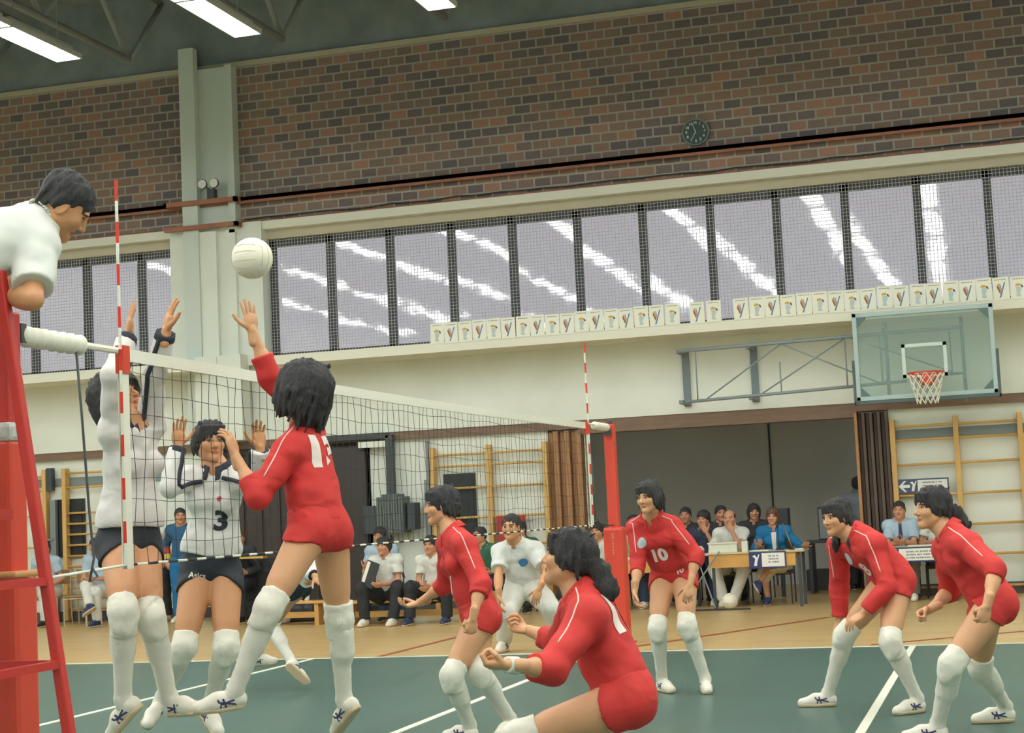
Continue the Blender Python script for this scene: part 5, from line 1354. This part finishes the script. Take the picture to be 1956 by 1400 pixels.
I = person('I', PP['I'], 'rightmost red uniformed player with ponytail leaning forward', hair='pony', seed=9, sleeve=.62)
# numbers, badges and piping
def cam_right(n): return None
decal(G, G['shirt'], 'chest_number', NUMW, [txt2('10', .135, 0, 0, .007)], G['at'](.46) + G['FC'][1] * .1 - G['FC'][0] * .0, -G['FC'][0], G['up'])
BADGE = mat('badge_pale', srgb(176, 188, 190), .6)
decal(G, G['shirt'], 'round_badge', BADGE, [disc(0, 0, .034)], G['at'](.74) + G['FC'][1] * .1 + G['FC'][0] * .085, -G['FC'][0], G['up'])
decal(G, G['shorts'], 'shorts_number', NUMW, [txt2('10', .055, 0, 0, .003)], G['at'](.10) + G['FP'][1] * .1 - G['FP'][0] * .09, -G['FP'][0], G['up'])
decal(H, H['shirt'], 'round_badge', BADGE, [disc(0, 0, .042)], H['at'](.76) + H['FC'][1] * .1 + H['FC'][0] * .07, -H['FC'][0], H['up'])
decal(H, H['shirt'], 'chest_number', NUMW, [txt2('8', .14, 0, 0, .006)], H['at'](.42) + H['FC'][1] * .1, -H['FC'][0], H['up'])
decal(F, F['shirt'], 'back_number', NUMW, [txt2('11', .22, 0, 0, .014)], F['at'](.70) - F['FC'][1] * .1 - F['FC'][0] * .045, F['FC'][0], F['up'])
decal(I, I['shirt'], 'back_number', NUMW, [txt2('7', .20, 0, 0, .01)], I['at'](.72) - I['FC'][1] * .1, I['FC'][0], I['up'])
decal(I, I['shorts'], 'shorts_number', NUMW, [txt2('7', .055, 0, 0, .003)], I['at'](.02) + I['FP'][1] * .1 - I['FP'][0] * .06, -I['FP'][0], I['up'])
decal(E_, E_['shirt'], 'chest_number', NUMW, [txt2('1', .15, 0, 0, .006)], E_['at'](.42) + E_['FC'][1] * .1, -E_['FC'][0], E_['up'])
decal(C, C['shorts'], 'shorts_lettering', NUMW, [txt2('Asics', .045, 0, 0, .001)], C['at'](-.10) + C['FP'][1] * .1 + C['FP'][0] * .06, -C['FP'][0], C['up'])
for nm, q_ in (('A', A), ('E', E_), ('F', F), ('G', G), ('H', H), ('I', I)):
    J_ = q_['J']
    for sd in 'LR':
        s0 = J_['neck'] * .75 + J_['sh' + sd] * .25; o_ = q_['up'] * .05 + nrm(J_['sh' + sd] - J_['neck']) * .03
        end = J_['el' + sd] * .75 + J_['sh' + sd] * .25
        surf_line(q_, q_['shirt'], 'piping', PIPING, [s0 + q_['up'] * .05, J_['sh' + sd] + q_['up'] * .04, end], nrm(tocam(J_['sh' + sd]) * 1.0 + q_['up'] * .8), .0035)
b_ = F['J']; wd = nrm(b_['wrL'] - b_['elL']); P, Q = solid([([cone(b_['wrL'] - wd * .045, b_['wrL'] + wd * .01, .036, .033, .01)], [cut(b_['wrL'] - wd * .045, -wd), cut(b_['wrL'] + wd * .01, wd)])], .005); np_obj('wristband', P, Q, SOCK, F['par'], None, F['off'])

for q_ in (B, C):
    J_ = q_['J']
    for sd in 'LR':
        ins = (-1 if sd == 'R' else 1) * q_['FC'][0]
        surf_line(q_, q_['shirt'], 'sleeve_stripe', NAVYC, [J_['sh' + sd], J_['el' + sd], J_['wr' + sd]], nrm(tocam(J_['sh' + sd]) * .7 + ins * 1.0), .013)
# ---------------------------------------------------------------- seated and standing people at the far side
def ik(a, b, L1, L2, hint):
    a, b = V3(a), V3(b); d = b - a; L = np.linalg.norm(d); L = min(L, L1 + L2 - .002); u = nrm(d); b = a + u * L
    x = (L1 ** 2 - L2 ** 2 + L * L) / (2 * L); y = math.sqrt(max(0, L1 ** 2 - x * x)); h = V3(hint); h = nrm(h - u * np.dot(h, u)); return a + u * x + h * y, b
def seated(X, Y, sh=.45, ang=0, lean=.15, s=1.0, knees=(.14, .14), feet=(.14, .14), kz=None, wr=((.18, .35, .75), (.18, .35, .75)), look=(0, 1, -.05), fy=(.42, .42), ff=(.40, .40), tw=0, stand=False, cross=None, hand=None):
    """local frame: x = person's right, y = forward, z = up; facing -Y when ang = 0"""
    a = math.radians(ang); f = V3((math.sin(a), -math.cos(a), 0)); r = np.cross(f, V3((0, 0, 1)))
    L = lambda x, y, z: V3((X, Y, 0)) + r * x + f * y + V3((0, 0, z))
    if stand: ph = .93 * s; neckp = (0, lean * .5, ph + .50 * s)
    else: ph = sh + .10 * s; neckp = (0, .50 * s * math.sin(lean * 2), ph + .50 * s * math.cos(lean * 2))
    J = dict(pel=L(0, 0, ph), neck=L(*neckp)); lk = nrm(r * look[0] + f * look[1] + V3((0, 0, 1)) * look[2])
    J['head'] = J['neck'] + V3((0, 0, .145 * s)) + lk * .045; up = nrm(J['neck'] - J['pel'])
    for k, sg in (('R', 1), ('L', -1)):
        i = 0 if k == 'R' else 1
        J['sh' + k] = J['neck'] - up * .055 * s + r * sg * .168 * s; J['hip' + k] = L(sg * .09, .02, ph - .03)
        if stand: kn = L(sg * .10, .03, .50 * s); an = L(sg * .11, -.02, .09)
        else:
            kz_ = kz or sh + .06; kn = L(sg * knees[i], fy[i], kz_); an = L(sg * feet[i], ff[i], .095)
        if cross == k: kn = L(sg * .02, fy[i], (kz or sh) + .16); an = L(-sg * .16, fy[i] + .22, sh - .12)
        J['kn' + k] = kn; J['an' + k] = an; J['to' + k] = an + f * .155 + V3((0, 0, -.06)) + (V3((0, 0, -.05)) if cross == k else 0)
        w_ = L(sg * wr[i][0], wr[i][1], wr[i][2]); J['el' + k], J['wr' + k] = ik(J['sh' + k], w_, .285 * s, .245 * s, -f * .4 + r * sg * .6 + V3((0, 0, -1)))
    sp = dict(J={k: v for k, v in J.items()}, look=[lk, V3((0, 0, 1))], s=s)
    if hand: sp['hands'] = {k: [nrm(r * h[0][0] + f * h[0][1] + V3((0, 0, h[0][2]))), nrm(r * h[1][0] + f * h[1][1] + V3((0, 0, h[1][2]))), h[2], .1] for k, h in hand.items()}
    return sp
cl = lambda n, c: mat(n, srgb(*c), .8, .06, 8)
WPOLO = cl('white_polo', (212, 212, 204)); BLKT = cl('black_trousers', (40, 42, 46)); WTR = cl('white_trousers', (212, 211, 200)); LBL = cl('light_blue_shirt', (168, 190, 206)); GRN = cl('green_shirt', (54, 104, 80))
NVS = cl('navy_shirt', (52, 58, 78)); BLJ = cl('blue_jacket', (22, 110, 160)); BEI = cl('beige_skirt', (206, 198, 168)); YLS = cl('pale_yellow_shirt', (206, 200, 146)); GRT = cl('grey_trousers', (112, 112, 108)); TRB = cl('tracksuit_blue', (44, 92, 128)); DKC = cl('dark_clothes', (50, 52, 56)); GRS = cl('grey_shirt', (140, 148, 154)); DBLT = cl('dark_blue_trousers', (48, 60, 84))
SHD = mat('shoe_dark_blue', srgb(48, 62, 96), .5); SHBK = mat('shoe_black', srgb(36, 36, 38), .4); SHW = SHOE
def bg(key, sp, label, **k):
    k.setdefault('hair', 'man'); k.setdefault('male', True); k.setdefault('skin', SKIN3); k.setdefault('bottom', 'trousers'); k.setdefault('legs', 'none'); k.setdefault('sleeve', .30); k.setdefault('res', .013); k.setdefault('sleeve_r', .86)
    if k['hair'] == 'man' and k.get('seed') == 2: k['hair'] = 'short'
    return person(key, sp, label, **k)
seats = []
def chr_(x, y, ang, label, m=DGREY, sm=DGREY): chair(x, y, math.radians(ang), label, m, sm)
# two officials in white at left
bg('o', seated(-10.35, 15.85, lean=.12, wr=((.16, .3, .62), (.16, .3, .62))), 'person in light blue shirt and white trousers seated behind the ladder at the far left', shirt=LBL, bottom_m=WTR, shoes=SHBK, seed=1)
chr_(-10.35, 15.9, 0, 'white tubular chair of the person behind the umpire ladder', CWH, CST)
bg('o', seated(-9.28, 15.55, lean=.10, cross='R', wr=((.10, .34, .66), (.08, .36, .70)), look=(.25, 1, 0)), 'bearded person in light blue shirt and tie, legs crossed in white trousers, at the left', shirt=LBL, bottom_m=WTR, shoes=SHD, seed=2)
chr_(-9.28, 15.6, 0, 'white tubular chair of the bearded person with crossed legs', CWH, CST)
chr_(-9.85, 15.9, 0, 'empty white tubular chair between the two people at the left', CWH, CST)
bg('o', seated(-8.55, 16.0, stand=True, wr=((.22, .1, .95), (.22, .1, .95)), look=(-.3, 1, 0)), 'person in white shirt and dark trousers standing behind the left blocker', shirt=WPOLO, bottom_m=BLKT, shoes=SHW, seed=0)
pT = bg('o', seated(-7.95, 15.65, stand=True, wr=((.24, .05, .92), (.24, .12, .95)), look=(-.6, 1, 0)), 'person in blue tracksuit with red and yellow sleeve bands standing behind blocker number 3', shirt=TRB, sleeve=.97, bottom_m=cl('bright_blue_trousers', (30, 108, 160)), shoes=SHW, seed=1, collar=False)
for kk, (t0, t1, c_) in enumerate(((.15, .55, (206, 60, 44)), (.60, .95, (222, 190, 70)))):
    el, wr_ = pT['J']['elR'], pT['J']['wrR']; a, b = el + (wr_ - el) * t0, el + (wr_ - el) * t1
    P, Q = solid([([cone(a, b, .062, .058, .01)], [cut(a, a - b), cut(b, b - a)])], .012); np_obj('sleeve_band', P, Q, cl('band%s' % ('_red', '_yellow')[kk], c_), pT['par'], None, pT['off'])
bg('o', seated(-6.80, 15.3, lean=.12, sh=.5, wr=((.2, .3, .75), (.2, .35, .72)), look=(-.4, 1, 0)), 'person in dark jacket with reddish hair seated behind blocker number 3', shirt=DKC, sleeve=.97, bottom_m=BLKT, hair='short', hairm=HAIRB, shoes=SHBK, seed=2)
tag(MB().box(-6.93, -6.72, 14.93, 14.96, .72, 1.08).box(-6.93, -6.72, 14.96, 15.2, 1.05, 1.08).build('hanging_towel', mat('towel_grey_white', srgb(196, 200, 196), .9), bevel=.008), 'pale towel hanging in front of the person in the dark jacket', 'towel')
tag(MB().box(-6.7, -6.3, 14.9, 15.05, .92, .95).build('yellow_strap', mat('strap_yellow', srgb(200, 160, 80), .6)), 'short yellow board behind the spiker\'s thigh', 'board')
bag(-6.55, 15.5, .9, .35, .9, BG1, 'tall stack of dark bags behind the spiker')
# coaches in white polo shirts
k1 = bg('k1', seated(-4.06, 14.02, sh=.30, lean=.10, kz=.50, knees=(.24, .26), feet=(.22, .20), ff=(.36, .42), fy=(.38, .38), wr=((.22, .26, .74), (.05, .36, .54)), look=(.15, 1, -.05)), 'seated person in white polo and black trousers holding a dark clipboard', shirt=WPOLO, bottom_m=BLKT, shoes=SHW, seed=0, hair='short', res=.011)
e = empty('clipboard', (-4.25, 13.7, .6), 'dark clipboard with white paper held by the first seated coach', 'clipboard')
loc_build(MB().obox((-4.17, 13.62, .68), (.35, .1, 1), (1, -.3, -.35), (.2, 1, -.1), .17, .10, .006), 'board', BLACK, e); loc_build(MB().obox((-4.235, 13.635, .69), (.35, .1, 1), (1, -.3, -.35), (.2, 1, -.1), .165, .025, .008), 'paper', PAPW, e)
k2 = bg('k2', seated(-3.38, 14.02, sh=.30, lean=.16, kz=.49, knees=(.24, .26), feet=(.26, .24), ff=(.40, .36), fy=(.38, .38), wr=((.04, .36, .50), (.04, .37, .48)), look=(.1, 1, .0)), 'seated person in white polo and black trousers with clasped hands', shirt=WPOLO, bottom_m=BLKT, shoes=SHD, seed=1, hair='short', res=.011)
bg('o', seated(-4.50, 15.0, sh=.42, lean=.08, wr=((.15, .3, .6), (.15, .3, .6))), 'person in pale blue shirt seated behind the coach with the clipboard', shirt=LBL, bottom_m=DBLT, shoes=SHBK, seed=2, hair='short')
chr_(-4.50, 15.05, 0, 'dark chair behind the coach with the clipboard')
bg('o', seated(-3.10, 15.3, sh=.38, lean=.14, wr=((.16, .3, .6), (.16, .32, .6)), look=(.5, 1, 0)), 'person in green shirt seated just behind the red player in profile', shirt=GRN, bottom_m=DBLT, shoes=SHBK, seed=0)
chr_(-3.10, 15.35, 0, 'dark chair of the person in green beside the red player in profile')
bg('o', seated(-2.68, 15.8, sh=.42, lean=.10, wr=((.16, .3, .6), (.16, .32, .6)), look=(.3, 1, 0)), 'person in green top seated behind the line judge in white', shirt=GRN, bottom_m=DKC, shoes=SHBK, seed=1)
chr_(-2.68, 15.85, 0, 'dark chair behind the line judge in white')
bg('o', seated(-1.52, 15.65, sh=.36, lean=.14, wr=((.05, .36, .62), (.05, .36, .60)), look=(.15, 1, 0)), 'person in white shirt seated left of the far net post', shirt=WPOLO, bottom_m=DKC, shoes=SHBK, seed=2)
chr_(-1.52, 15.7, 0, 'dark chair left of the far net post')
bg('o', seated(-1.10, 16.1, lean=.14, wr=((.12, .42, .76), (.05, .35, .98)), look=(.2, 1, -.1)), 'person in pale yellow shirt at the left score table with a hand at the mouth', shirt=YLS, bottom_m=DBLT, shoes=SHW, seed=0)
chr_(-1.10, 16.15, 0, 'dark chair at the left score table')
bg('o', seated(-.62, 17.4, sh=.5, lean=.08), 'dark haired person in the side hall just right of player number ten\'s head', shirt=DKC, bottom_m=DKC, shoes=SHBK, seed=1)
chr_(-.62, 17.45, 0, 'dark chair in the side hall behind player number ten')
bg('o', seated(-.15, 16.32, lean=.12, wr=((.25, .36, .76), (.06, .34, 1.00)), look=(.2, 1, -.1)), 'person in navy shirt with a hand raised to the face at the score table', shirt=NVS, bottom_m=DBLT, shoes=SHW, seed=2)
chr_(-.15, 16.37, 0, 'dark chair of the person in the navy shirt')
bg('o', seated(-.08, 17.2, sh=.5, lean=.05, look=(-.4, 1, 0)), 'dark haired person in the side hall behind the navy shirt', shirt=DKC, bottom_m=DKC, shoes=SHBK, seed=0)
chr_(-.08, 17.25, 0, 'dark chair in the side hall behind the navy shirt')
bg('o', seated(.27, 15.98, lean=.13, knees=(.20, .20), feet=(.10, .04), ff=(.48, .46), wr=((.22, .33, .78), (.05, .33, 1.00)), look=(.1, 1, -.05)), 'balding person in white shirt covering the mouth at the score table', shirt=WPOLO, bottom_m=WTR, shoes=SHW, seed=0, hair='bald', hairm=HAIRG, res=.011)
chr_(.27, 16.03, 0, 'dark chair of the balding person')
bg('o', seated(.42, 17.1, sh=.5, lean=.06, look=(-.3, 1, 0)), 'dark haired person in dark top just behind the balding person', shirt=DKC, bottom_m=DKC, shoes=SHBK, seed=2, hair='bob', male=False)
chr_(.42, 17.15, 0, 'dark chair behind the balding person')
wj = bg('o', seated(.86, 15.98, lean=.13, cross='L', feet=(.10, .14), ff=(.42, .46), wr=((.20, .36, .80), (.42, .36, .78)), look=(.05, 1, -.05)), 'person in blue jacket and beige skirt speaking into the microphone', shirt=BLJ, sleeve=.88, bottom='skirt', bottom_m=BEI, shoes=SHD, seed=1, hair='bob', hairm=HAIRB, male=False, res=.011)
decal(wj, wj['shirt'], 'blouse', WPOLO, [([(-.035, .06), (.035, .06), (.02, -.24), (-.02, -.24)], [(0, 1, 2, 3)])], wj['at'](.80) + wj['FC'][1] * .1, -wj['FC'][0], wj['up'])
chr_(.86, 16.03, 0, 'dark chair of the person in the blue jacket')
bg('o', seated(1.75, 18.6, stand=True, ang=165, wr=((.2, .2, 1.0), (.2, .2, 1.0))), 'person in grey shirt standing with back turned by the right edge of the opening', shirt=GRS, bottom_m=DKC, shoes=SHBK, seed=1)
tm = bg('o', seated(2.53, 16.12, lean=.10, wr=((.03, .42, .76), (.03, .43, .77)), look=(.05, 1, 0), knees=(.16, .16)), 'person in light blue shirt and dark tie with folded hands at the right table', shirt=LBL, bottom_m=GRT, shoes=SHW, seed=1, res=.011, sleeve=.36)
decal(tm, tm['shirt'], 'tie', cl('dark_tie', (54, 62, 92)), [([(-.018, .10), (.018, .10), (.03, -.16), (0, -.2), (-.03, -.16)], [(0, 1, 2, 3, 4)])], tm['at'](.80) + tm['FC'][1] * .1, -tm['FC'][0], tm['up'])
chr_(2.53, 16.17, 0, 'dark chair of the person with the tie')
bg('o', seated(3.02, 16.15, lean=.08, cross='R', wr=((.15, .34, .74), (.15, .34, .74)), look=(-.3, 1, -.2)), 'person in white shirt with white shoes partly behind the rightmost red player', shirt=WPOLO, bottom_m=cl('khaki_dark', (88, 84, 72)), shoes=SHW, seed=2)
chr_(3.02, 16.2, 0, 'dark chair at the right table behind the rightmost player')
# line judge and umpire
Jd = person('J', PP['J'], 'official in white polo with round blue badge crouching behind the net, hands on knees', skin=SKIN2, hair='man', male=True, shirt=WPOLO, sleeve=.34, bottom='trousers', bottom_m=WTR, legs='none', seed=1, res=.0095, shoes=SHW)
decal(Jd, Jd['shirt'], 'round_badge', mat('badge_blue', srgb(58, 122, 170), .6), [disc(0, 0, .045)], Jd['at'](.66) + Jd['FC'][1] * .1 - Jd['FC'][0] * .075, -Jd['FC'][0], Jd['up'])
K = person('K', PP['K'], 'umpire in white polo leaning over the net from the red stand at the top left', skin=SKIN2, hair='man', male=True, shirt=WPOLO, sleeve=.40, bottom='trousers', bottom_m=WTR, legs='none', seed=2, shoes=SHW)
